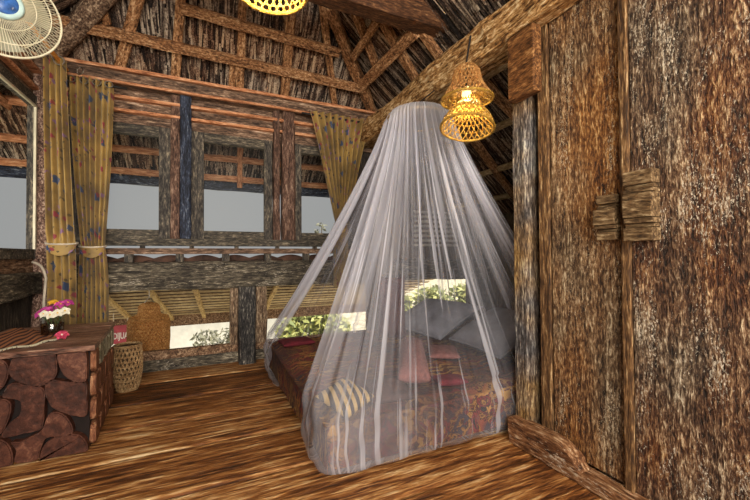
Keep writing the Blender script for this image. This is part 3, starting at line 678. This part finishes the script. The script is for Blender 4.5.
# rattan lamp hanging outside under the lean-to
bc = on(149, 350, 'Y', 4.5)
L3 = thing('rattan_lantern', bc, 'orange woven lantern hanging outside beyond the bottom rail', 'lantern')
k = .0108
pr3 = [(r_3*.9, z_3) for r_3, z_3 in ((.02, .50), (.085, .485), (.105, .46), (.112, .385), (.13, .365), (.195, .35), (.212, .31), (.215, .12), (.205, .0))]
mm, pt = weave(pr3, bc, 34, .006, None, 18); mm.build('woven_body', 'rattan2', L3); rim(pt, 1, .010).build('rim', 'rattan', L3); rim(pt, .42, .008).build('rim', 'rattan2', L3)
MB().lathe([(p[0]*.97, p[1]) for p in pr3], bc, 28).build('lining', wood('lantern inner cane', [(.2, (84, 44, 18)), (.5, (150, 92, 44)), (.8, (196, 140, 80))], 'Z', 2, 12), L3, True)
MB().tube([bc+V((-.05, 0, .49)), bc+V((0, 0, .56)), bc+V((.05, 0, .49))], .005, 6).tube([bc+V((0, 0, .56)), V((bc.x, bc.y, zt(bc.y)-.02))], .004, 6).build('wire_handle', 'ring', L3)

# ------------------------------------------------------------------ curtains
def curtain(name, A, B, zt_, ztie, zb_, c_tie, w_tie, c_bot, w_bot, folds, amp, label, out, mat='curtain', tie=True, power=1.6, flat=0):
    """A,B: ends of the rod line; gathered round c_tie (x,y) at ztie, falling to c_bot"""
    t = thing(name, ((A[0]+B[0])/2, (A[1]+B[1])/2, zb_), label, 'curtain'); A = V((*A, 0)); B = V((*B, 0)); o = V((*out, 0)).normalized(); ax = (B-A).normalized()
    ph = random.random()*6
    def P(u, v):
        z = zt_+(zb_-zt_)*v
        if z > ztie:
            k = ((zt_-z)/(zt_-ztie)); kk = k**power
            c = (A+B)/2; c = c.lerp(V((*c_tie, 0)), kk); w = (B-A).length*(1-kk)+w_tie*kk
        else:
            k = ((ztie-z)/(ztie-zb_)); kk = min(1, k*3)**.6
            c = V((*c_tie, 0)).lerp(V((*c_bot, 0)), kk); w = w_tie*(1-kk)+w_bot*kk
        uu = u
        f = 1-2*abs(math.sin(PI*folds*uu+ph+.3*math.sin(3*v+ph)))**.8; f = -f
        if flat and u < flat: f *= .15
        a = amp*(.75+.25*math.sin(9*u+ph))*(.55 if abs(z-ztie) < .04 else 1)
        return c+ax*(uu-.5)*w+o*(a*f)+V((0, 0, z+.006*math.sin(2*PI*folds*u)))
    W_ = (B-A).length*2.1
    MB().grid(P, folds*14, 60, uv=lambda u, v: (u*W_, v*(zt_-zb_))).build('cloth', mat, t, True)
    if tie:
        c = V((*c_tie, ztie)); n = 28
        pts = [c+ax*(w_tie/2+.012)*math.cos(2*PI*i/n)+o*(amp+.014)*math.sin(2*PI*i/n)+V((0, 0, -.012*math.sin(2*PI*i/n))) for i in range(n+1)]
        MB().tube(pts, .007, 6, False).build('tie_cord', 'cable', t)
        m = MB().grid(lambda u, v: c+ax*(w_tie/2+.008)*math.cos(PI+PI*u)*1.0+o*-(amp+.010)*math.sin(PI+PI*u)+V((0, 0, -.10*v*math.sin(PI*u)-.004)), 16, 4, uv=lambda u, v: (u*.3, v*.1+.3))
        m.build('tie_band', mat, t, True)
    return t, P
yc = 3.72
a0 = on(45, 62, 'Y', yc); a1 = on(68, 62, 'Y', yc); tb = on(62, 243, 'Y', yc)
cl, P = curtain('curtain', (a0.x, yc), (a1.x, yc-.01), a0.z+.03, tb.z, .22, (tb.x, yc), .185, (tb.x+.01, yc), .19, 4, .045, 'gold floral curtain hanging flat from the wooden rod at the left wall', (0, -1), flat=.0, power=1.2)
e = on(59, 60.5, 'Y', yc-.035)
MB().ring(e, (0, 1, .1), .034, .006).build('eyelet', 'ring', cl); MB().ring(e+V((.12, .06, -.03)), (.6, 1, 0), .03, .006).build('eyelet', 'ring', cl)
A = on(36, 32, 'X', -1.12); B = e+V((0, .03, 0))
tag(timber('curtain_rod', A+(A-B)*.9, B+(B-A).normalized()*.12, .032, .032, 'rod', jit=.001, rnd=True), 'orange wooden curtain rod passing through the eyelet beside the fan', 'rod')
yc = 3.90
a0 = on(69, 66, 'Y', yc); a1 = on(114, 84, 'Y', yc); tb = on(90, 246, 'Y', yc); bb = on(92, 300, 'Y', yc)
cl, P = curtain('curtain', (a0.x, yc), (a1.x, yc), 2.66, tb.z, .24, (tb.x+.02, yc), .17, (bb.x+.01, yc), .22, 7, .05, 'gold floral curtain with narrow pleats in front of the leftmost window', (0, -1))
for u in (.07, .35, .63, .9):
    q = V((a0.x+(a1.x-a0.x)*u, yc-.03, 2.63)); MB().ring(q, (0, 1, 0), .028, .005).build('eyelet', 'ring', cl)
tag(timber('curtain_rod', (a0.x-.12, yc, 2.63), (a1.x+.10, yc, 2.63), .02, .02, 'dark', jit=0, rnd=True), 'dark curtain rod behind the eyelets of the pleated back curtain', 'rod')
yc = 3.90
a0 = on(309, 114, 'Y', yc); a1 = on(369, 121, 'Y', yc); tb = on(341, 224, 'Y', yc)
cl, P = curtain('curtain', (a0.x, yc), (a1.x, yc), 2.70, tb.z, .75, (tb.x, yc), .13, (tb.x-.01, yc), .16, 9, .055, 'single gold floral curtain gathered to a point beside the net', (0, -1), power=.95)
tag(timber('curtain_rod', (a0.x-.08, yc, 2.665), (a1.x+.08, yc, 2.665), .02, .02, 'dark', jit=0, rnd=True), 'dark curtain rod holding the gathered curtain beside the net', 'rod')

# cable along the corner post
pts = [on(x, y, 'Y', 3.66) for x, y in ((32, 262), (36, 263), (41, 266), (44, 271), (46, 278), (45, 288), (44, 300), (43.5, 318), (43, 345))]
cb = MB().tube(pts, .009, 8).build('cable', 'cable', None, True); tag(cb, 'pale cable hanging down the corner post behind the flowers', 'cable')

# ------------------------------------------------------------------ fan on the left wall
fz = 1.60; fc_ = onplane(1, 8, fwd, EYE+fwd*fz); axf = (EYE-fc_).normalized(); axf = (axf+V((.06, .04, .42))).normalized()
FN = thing('wall_fan', fc_, 'cream wire-grilled fan with blue hub in the top left corner', 'fan'); R = .205
fa = axf.orthogonal().normalized(); fb = axf.cross(fa)
def FP(r, a, d): return fc_+(fa*math.cos(a)+fb*math.sin(a))*r+axf*d
m = MB(); N = 96
for k in range(N):
    a = 2*PI*k/N
    m.tube([FP(.055, a, .055), FP(.11, a+.10, .052), FP(.165, a+.17, .036), FP(R, a+.20, 0)], .0016, 4, False)
m.ring(fc_+axf*.0, axf, R, .005, 64).ring(fc_+axf*.037, axf, .163, .0025, 64).ring(fc_+axf*.052, axf, .11, .002, 64)
m.build('front_grille', 'white', FN)
m = MB()
for k in range(60):
    a = 2*PI*k/60; m.tube([FP(.05, a, -.10), FP(.14, a-.1, -.085), FP(R, a-.16, -.004)], .0018, 4, False)
m.ring(fc_+axf*-.084, axf, .14, .0025, 48); m.build('rear_grille', 'white', FN)
MB().lathe([(.068, .05), (.070, .062), (.062, .070), (.050, .068)], fc_, 40, axf).build('hub_ring', 'hubring', FN, True)
MB().lathe([(.051, .066), (.04, .074), (.02, .078), (.001, .079)], fc_, 32, axf).build('hub_cap', 'hubblue', FN, True)
for k in range(3):
    a0_ = 2*PI*k/3+.5
    def bl(u, v): 
        r = .03+.145*u; a = a0_+(.28+.75*u)*v-.2*u; return FP(r, a, -.035+.05*(v-.5))
    MB().grid(bl, 8, 6).build('blade', 'fanblade', FN, True)
MB().lathe([(.001, -.19), (.045, -.185), (.055, -.16), (.055, -.10), (.03, -.08), (.012, -.0), (.001, .0)], fc_, 24, axf).build('motor', 'fandark', FN, True)
wp = V((XL-.008, 1.80, fc_.z-.14)); MB().tube([fc_-axf*.15, fc_-axf*.2+V((-.04, 0, -.10)), wp+V((.1, 0, 0)), wp], .016, 10).build('arm', 'fandark', FN, True)
MB().box(wp+V((0, -.06, -.09)), wp+V((.03, .06, .09)), .008).build('wall_bracket', 'fandark', FN)

# ------------------------------------------------------------------ chest of log slices
CF, CT = 2.56, .60
CR0, CR1, CY1 = -.592, -.665, 3.40
CH = thing('log_slice_chest', (-.95, 2.95, 0), 'low dark chest clad in reddish log slices in front of the left window', 'chest')
MB().prism([V((XL+.06, CF+.04, 0)), V((CR0-.035, CF+.04, 0)), V((CR1-.035, CY1, 0)), V((XL+.06, CY1, 0))], (0, 0, CT-.03)).build('core', 'mortar', CH)
m = MB(); n = 5
for i in range(n):
    y0 = CF-.01+(CY1-CF+.02)*i/n; y1 = CF-.01+(CY1-CF+.02)*(i+1)/n-.006
    x0 = CR0+(CR1-CR0)*i/n; x1 = CR0+(CR1-CR0)*(i+1)/n
    m.prism([V((XL+.05, y0, CT-.03)), V((x0+.0, y0, CT-.03)), V((x1, y1, CT-.03)), V((XL+.05, y1, CT-.03))], (0, 0, .03+random.uniform(-.003, .002)))
m.build('top_boards', 'chesttop', CH)
def slice_px(pts):
    pts = [on(x, y, 'Y', CF+.03) for x, y in pts]
    c = sum(pts, V())/len(pts); out = []; pts = [c+(p-c)*1.045 for p in pts]
    n = len(pts)
    for i in range(n):                                   # Catmull-Rom smoothing of the outline
        p0, p1, p2, p3 = pts[i-1], pts[i], pts[(i+1) % n], pts[(i+2) % n]
        for t in (0, .33, .66):
            out.append(.5*((2*p1)+(p2-p0)*t+(2*p0-5*p1+4*p2-p3)*t*t+(3*p1-p0-3*p2+p3)*t**3))
    for p in out:
        p.y = CF+.04; p.z = max(.004, min(CT-.034, p.z)); p.x = min(CR0-.03, p.x)
    MB().prism(out, (0, -.045, 0), .006).build('log_slice', 'log', CH)
for o in ([(14, 362), (20, 353), (38, 350), (54, 351), (58, 362), (57, 374), (48, 382), (34, 384), (20, 379), (13, 372)],
          [(60, 358), (62, 351), (76, 349), (86, 350), (88, 364), (87, 378), (80, 381), (66, 373)],
          [(-18, 358), (-6, 356), (8, 361), (11, 371), (6, 384), (-4, 390), (-16, 388)],
          [(8, 390), (14, 383), (30, 383), (45, 388), (46, 404), (45, 420), (41, 427), (26, 430), (10, 434), (5, 432), (13, 420), (22, 413), (23, 400), (12, 397), (6, 396)],
          [(48, 385), (54, 379), (72, 381), (86, 381), (88, 394), (88, 408), (85, 414), (72, 412), (56, 406), (50, 396)],
          [(-14, 398), (0, 397), (12, 400), (13, 410), (8, 424), (1, 432), (-14, 432)],
          [(44, 428), (50, 414), (58, 411), (67, 415), (73, 425), (72, 432), (60, 434), (48, 436), (43, 446), (40, 456), (28, 459), (18, 458), (20, 448), (15, 440), (24, 439), (34, 434)],
          [(43, 455), (47, 443), (58, 435), (72, 432), (82, 434), (87, 440), (88, 449), (78, 452), (60, 456), (44, 459)],
          [(-14, 438), (0, 437), (10, 441), (15, 452), (14, 462), (4, 466), (-14, 470)],
          [(-40, 354), (-24, 352), (-21, 366), (-26, 392), (-42, 396)], [(-40, 402), (-20, 400), (-18, 430), (-40, 436)], [(-40, 442), (-20, 440), (-18, 466), (-40, 474)],
          [(-68, 354), (-46, 353), (-44, 378), (-50, 394), (-68, 392)], [(-68, 400), (-46, 402), (-44, 436), (-68, 440)], [(-68, 448), (-46, 444), (-44, 474), (-68, 480)]):
    slice_px(o)
# right-hand side of the chest
dirv = V((CR1-CR0, CY1-CF, 0)).normalized(); nrm = V((dirv.y, -dirv.x, 0)); LL = V((CR1-CR0, CY1-CF, 0)).length
rows = [(0.005, .135), (.14, .28), (.285, .425), (.43, .567)]
for j, (z0, z1) in enumerate(rows):
    u = .04
    while u < LL-.05:
        w = min(random.uniform(.13, .22), LL-.01-u); pts = []
        for k in range(16):
            a = 2*PI*k/16; ex = abs(math.cos(a))**.65*math.copysign(1, math.cos(a)); ez = abs(math.sin(a))**.65*math.copysign(1, math.sin(a))
            pts.append(V((CR0-.04, CF, 0))+dirv*(u+w/2+ex*w/2*.97*random.uniform(.93, 1))+V((0, 0, (z0+z1)/2+ez*(z1-z0)/2*random.uniform(.93, 1))))
        MB().prism(pts, nrm*.036, .005).build('log_slice', 'bark' if j == 3 and u > .05 else 'logside', CH)
        u += w+.006
m = MB()
for k in range(3): pass
m.b.free()

# runner with fringe on the chest
RN = thing('table_runner', (-1.05, 2.75, CT+.005), 'striped reddish table runner with white fringe lying on the chest', 'table runner')
rq = [on(-30, 362, 'Z', CT+.006), on(40, 346, 'Z', CT+.006), on(66, 334, 'Z', CT+.006), on(44, 334, 'Z', CT+.006), on(-30, 336, 'Z', CT+.006)]
e0, e1, e2 = on(-40, 352.5, 'Z', CT+.008), on(40, 347.5, 'Z', CT+.008), on(65, 334, 'Z', CT+.008)
f0, f2 = on(-40, 331, 'Z', CT+.008), on(54, 333, 'Z', CT+.008)
for p in (e0, e1, e2, f0, f2):
    p.y = max(CF+.012, p.y); p.x = max(p.x, XL+.08)
def RP(u, v):
    a = (1-u)**2*e0+2*u*(1-u)*e1+u*u*e2; b = f0.lerp(f2, u)
    p = a.lerp(b, v); p.z = CT+.008+.004*math.sin(u*21+v*4)+(.012*max(0, u-.85)/.15)
    return p
MB().grid(RP, 40, 10).build('woven_cloth', 'runner', RN, True)
m = MB()
for k in range(90):
    u = k/89; p = RP(u, 0); d = (RP(u, 0)-RP(u, .1)).normalized()
    q = p+d*.026; q.y = max(q.y, CF-.012); m.tube([p, p.lerp(q, .5)+V((0, 0, .002)), q+V((random.uniform(-.004, .004), 0, -.003))], .0028, 4)
m.build('fringe', 'white', RN)

def flower(name, c, d, r, n, mat, label, group, stem=None, core='yellow', wide=.42):
    d = V(d).normalized(); a = d.orthogonal().normalized(); b = d.cross(a); t = thing(name, c, label, 'flower', group); c = V(c)
    m = MB()
    for k in range(n):
        an = 2*PI*k/n+.3; di = a*math.cos(an)+b*math.sin(an); si = d.cross(di)
        def pp(u, v, di=di, si=si):
            w = wide*r*math.sin(PI*min(1, u*.88+.1))
            return c+di*(r*u)+si*(w*(v-.5)*2)+d*(r*(.35*u-.55*u*u)+.12*r*(2*v-1)**2)
        m.grid(pp, 5, 4)
    m.build('petals', mat, t, True)
    MB().lathe([(.001, -.002), (r*.14, 0), (r*.16, r*.12), (.001, r*.2)], c, 10, d).build('flower_centre', core, t, True)
    if stem: MB().tube([c, (c+V(stem))/2+V((.004, 0, .006)), stem], .0022, 5).build('stem', 'stem', t)
    return t
vc = on(52.5, 336, 'Z', CT); vy = 3.0; vc = V((on(52.5, 336, 'Y', vy).x, vy, CT+.002))
VS = thing('drinking_glass', vc, 'straight drinking glass of water holding the pink and white flowers', 'glass')
MB().lathe([(.001, .0), (.056, .0), (.058, .004), (.064, .135), (.0605, .135), (.055, .008), (.001, .008)], vc, 32).build('tumbler', 'tumbler', VS, True)
MB().lathe([(.001, .009), (.0545, .009), (.058, .075), (.001, .075)], vc, 28).build('water', 'water', VS, True)
sb_ = vc+V((0, 0, .02))
def fp(x, y, dy=0): return on(x, y, 'Y', vy-.03+dy)
for x, y, dy, r, mt, n, lb in ((45, 311, 0, .042, 'magenta', 5, 'big magenta bloom over the left rim of the glass'), (51, 309, .05, .04, 'magenta', 5, 'magenta bloom in the middle of the glass below the yellow one'), (39, 314, .02, .034, 'magenta', 5, 'magenta bloom hanging out furthest toward the fan side of the glass'),
                            (61, 304, .04, .042, 'magenta', 5, 'magenta bloom standing above the white ones'), (68, 302.5, .05, .04, 'magenta', 5, 'magenta bloom nearest the flat gold curtain'),
                            (53, 302, .05, .032, 'yellow', 6, 'single yellow bloom at the top of the bouquet'),
                            (43.5, 314, -.03, .03, 'whitepetal', 5, 'white bloom below the big magenta one at the rim'), (50, 315, -.04, .032, 'whitepetal', 5, 'white bloom hanging over the front of the glass'), (57.5, 313, -.03, .034, 'whitepetal', 5, 'white bloom beside the front one, toward the curtain'), (65, 311, 0, .036, 'whitepetal', 5, 'large white bloom over the curtain-side rim of the glass')):
    q = fp(x, y, dy); flower('flower', q, (q-vc-V((0, .12, .03))), r*.92, n, mt, lb, 'flowers in the drinking glass', sb_+V((random.uniform(-.02, .02), random.uniform(-.02, .02), 0)))
q = on(62, 334, 'Z', CT+.035); q.y = max(q.y, 2.7)
flower('flower', V((q.x, q.y, CT+.03)), (.2, -.6, .7), .036, 6, 'redpetal', 'red and white bloom lying on the corner of the runner', 'loose flowers', core='whitepetal', wide=.5)

# ------------------------------------------------------------------ tall basket behind the chest
bk = V((-.575, 3.62, 0)); bk = V((on(126.5, 388, 'Z', 0.03).x+.0, 3.60, 0))
BK = thing('woven_basket', bk, 'tall open cane basket on the floor between chest and window wall', 'basket')
prb = [(.070, .012), (.088, .06), (.102, .16), (.105, .26), (.098, .335), (.094, .37)]
mm, pt = weave(prb, bk, 22, .0058, None, 9); mm.build('weave', 'basket', BK); rim(pt, 1, .011).build('rim', 'basket', BK); rim(pt, 0, .010).build('foot_rim', 'basket', BK)
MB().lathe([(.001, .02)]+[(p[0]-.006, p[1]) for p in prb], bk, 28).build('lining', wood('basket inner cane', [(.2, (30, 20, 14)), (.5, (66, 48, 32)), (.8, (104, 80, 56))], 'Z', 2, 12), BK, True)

# ------------------------------------------------------------------ bed
BX0, BX1, BY0, BY1, BT = .53, 2.46, 1.725, 3.60, .295
BD = thing('bed', ((BX0+BX1)/2, (BY0+BY1)/2, 0), 'low wide bed on the floor under the mosquito net', 'bed')
MB().box((BX0+.16, BY0+.16, 0), (BX1-.16, BY1-.16, .05)).build('base', 'base', BD)
MB().box((BX0+.04, BY0+.04, .05), (BX1-.04, BY1-.04, BT-.02), .06).build('mattress', 'mattress', BD)
def spread(u, v):
    x = BX0+(BX1-BX0)*u; y = BY0+(BY1-BY0)*v
    return x, y
m = MB(); nu = nv = 72
def SP(u, v):
    # unfolded cloth wraps over the mattress edge and hangs to the base
    hang = .25; a = (u-.5)*2*((BX1-BX0)/2+hang); b = (v-.5)*2*((BY1-BY0)/2+hang); hx, hy = (BX1-BX0)/2, (BY1-BY0)/2
    dx = max(0, abs(a)-hx); dy = max(0, abs(b)-hy); d = max(dx, dy) if not (dx and dy) else math.hypot(dx, dy)*.8
    x = (BX0+BX1)/2+max(-hx, min(hx, a)); y = (BY0+BY1)/2+max(-hy, min(hy, b))
    w = noise.noise(V((a*3.1, b*3.1, 1.7))); z = BT-min(d, .265)+(.012*w if d == 0 else 0)
    e = min(hx-abs(x-(BX0+BX1)/2), hy-abs(y-(BY0+BY1)/2))
    if d == 0 and e < .07: z -= .05*(1-e/.07)**2
    if d > 0:
        r = .018*noise.noise(V((a*5, b*5, 4)))-.03*max(0, d-.1)-(.02 if d < .04 else 0)
        cx, cy = x-(BX0+BX1)/2, y-(BY0+BY1)/2
        if abs(cx) >= hx-1e-6: x += math.copysign(r, cx)
        if abs(cy) >= hy-1e-6: y += math.copysign(r, cy)
    return V((x, y, max(.025, z)))
bs = MB().grid(SP, nu, nv).build('bedspread', 'batik', None, True); tag(bs, 'dark brown and ochre batik bedspread covering the low bed', 'bedspread')

def pillow(name, c, sx, sy, sz, rot, mat, label, cat='pillow', group=None, seam=True, n=28, pw=.5):
    t = thing(name, c, label, cat, group); Rm = Matrix(rot) if not hasattr(rot, 'to_matrix') else rot.to_matrix(); c = V(c)
    def fn(sgn):
        def f(u, v):
            a, b = u*2-1, v*2-1; h = max(0, (1-abs(a)**2.6)*(1-abs(b)**2.6))**pw
            k = 1-.06*(abs(a)**2)*(1-abs(b)**2) ; q = V((a*sx*(1-.07*(1-b*b)), b*sy*(1-.07*(1-a*a)), sgn*sz*h*(1+.10*noise.noise(V((a*2, b*2, c.x*3+sgn))))))
            return c+Rm @ q
        return f
    m = MB().grid(fn(1), n, n).grid(fn(-1), n, n); bmesh.ops.remove_doubles(m.b, verts=m.b.verts[:], dist=.0006)
    cu_ = m.build('cushion', mat, t, True)
    if seam:
        pts = []
        for k in range(65):
            a = 2*PI*k/64; mx = max(abs(math.cos(a)), abs(math.sin(a))); a_, b_2 = math.cos(a)/mx, math.sin(a)/mx
            pts.append(c+Rm @ V((a_*sx*(1-.07*(1-b_2*b_2)), b_2*sy*(1-.07*(1-a_*a_)), 0)))
        MB().tube(pts, .006, 5, False).build('piping', mat, cu_)
    return t
from mathutils import Euler
pillow('pillow', (2.05, 3.08, .485), .30, .40, .10, Euler((0, math.radians(-24), math.radians(8))), 'pillow', 'long grey pillow propped below the bright low opening', group='grey pillows on the bed')
pillow('pillow', (2.14, 2.28, .49), .28, .33, .10, Euler((0, math.radians(-26), math.radians(-4))), 'pillow', 'grey pillow propped on the bed nearest the door post', group='grey pillows on the bed')
pillow('maroon_cushion', (1.60, 3.12, .60), .13, .30, .06, Euler((math.radians(84), 0, math.radians(-22))), 'maroon', 'tall maroon cushion standing upright on the bed left of the grey pillows', 'cushion')
pillow('bolster', (1.30, 2.22, .385), .10, .47, .085, Euler((0, 0, math.radians(-29))), 'pink', 'long dusty pink bolster lying across the middle of the bed', 'bolster', seam=False, pw=.45)
pillow('towel', (1.70, 2.42, .33), .12, .17, .03, Euler((0, 0, math.radians(-30))), 'pink', 'folded dusty pink towel between the bolster and the grey pillows', 'towel', seam=False, pw=.35)
pillow('folded_cloth', (1.36, 1.87, .325), .10, .07, .025, Euler((0, 0, math.radians(-12))), 'crimson', 'small crimson cloth lying at the front edge of the bed', 'cloth', seam=False, pw=.35)
pillow('folded_cloth', (.72, 3.30, .325), .15, .11, .026, Euler((0, 0, math.radians(5))), 'crimson', 'red folded cloth at the far corner of the bed under the sweeping net edge', 'cloth', seam=False, pw=.35)
pillow('striped_cushion', (.675, 1.87, .335), .115, .125, .04, Euler((math.radians(14), math.radians(-12), math.radians(24))), 'stripe', 'tan and black striped cushion at the front corner of the bed', 'cushion', seam=False)
pillow('dark_cushion', (.93, 1.87, .335), .125, .115, .04, Euler((math.radians(12), 0, math.radians(-8))), plain('dark brown cushion cloth', (62, 44, 42), .9, .3, 20), 'dark brown cushion beside the striped one at the front of the bed', 'cushion', seam=False)

# ------------------------------------------------------------------ mosquito net
MN = thing('mosquito_net', (1.5, 2.5, 0), 'white sheer mosquito net falling from a hoop over the bed', 'mosquito net')
HC, HR = V((1.49, 2.42, 2.16)), .255
x0, x1, y0, y1, rc = BX0-.04, BX1+.04, BY0-.03, BY1+.035, .13
def corner(cx, cy, a0, a1): return [V((cx+rc*math.cos(a0+(a1-a0)*k/6), cy+rc*math.sin(a0+(a1-a0)*k/6), 0)) for k in range(7)]
path = [V((x0, 2.02, 0))]+corner(x0+rc, y0+rc, PI, 1.5*PI)+corner(x1-rc, y0+rc, 1.5*PI, 2*PI)+corner(x1-rc, y1-rc, 0, .5*PI)+corner(x0+rc, y1-rc, .5*PI, PI)+[V((x0, 3.14, 0))]
cum = [0]
for a, b in zip(path, path[1:]): cum.append(cum[-1]+(b-a).length)
def per(s):
    d = s*cum[-1]
    for i in range(len(path)-1):
        if d <= cum[i+1]+1e-9: return path[i].lerp(path[i+1], (d-cum[i])/(cum[i+1]-cum[i]))
    return path[-1]
bc_ = V(((x0+x1)/2, (y0+y1)/2, 0))
def angle_at(s):
    return PI*1.02+s*2*PI*.96
def netpt(s, v):
    # a little more cloth is gathered at both free edges
    B = per(s); a = angle_at(s); h = V((math.cos(a), math.sin(a), 0)); out = (B-bc_).normalized()
    fold = .5*math.sin(2*PI*62*s+1.3*math.sin(2*PI*7*s))+.35*math.sin(2*PI*23*s+2+2*math.sin(11*s))+.3*noise.noise(V((s*90, v*1.5, 3)))
    zb_ = .36
    if v < .06:                                            # crown of the net over the hoop
        k = v/.06; r = HR*math.sin(k*PI/2); z = HC.z+.10*math.cos(k*PI/2); return V((HC.x+h.x*r, HC.y+h.y*r, z+.006*fold*k))
    if v < .82:
        k = (v-.06)/.76; g = k**1.22; H = HC+h*HR
        p = V((H.x+(B.x-H.x)*g, H.y+(B.y-H.y)*g, H.z+(zb_-H.z)*k))
        amp = .016+.05*math.sin(PI*min(1, k*.9))
        return p+out*fold*amp
    k = (v-.82)/.18                                        # over the mattress edge, down and tucked under
    z = zb_*(1-min(1, k/.86))+.008; bul = .03*math.sin(PI*min(1, k/.86))
    inn = 0 if k < .8 else -.13*((k-.8)/.2)**1.2
    diag = .014*math.sin(2*PI*(30*s+2.2*k)+3*math.sin(9*s))*(1-k*.6)
    return V((B.x, B.y, z))+out*(bul+inn+fold*.012*(1-k)+diag)
MB().grid(netpt, 620, 84, uv=lambda u, v: (u, v)).build('netting', 'net', MN, True)
hoop = MB().ring(HC, (0, 0, 1), HR-.008, .006, 48).build('hoop', 'bamboo', MN)
MB().tube([HC, HC+V((0, 0, .1)), HC+V((.03, .01, .16)), V((1.66, 2.42, 2.44))], .004, 6).build('hanging_cord', 'dark', hoop)
MB().tube([HC+V((HR-.01, 0, 0)), HC, HC-V((HR-.01, 0, 0))], .004, 5).build('crossbar', 'bamboo', hoop)
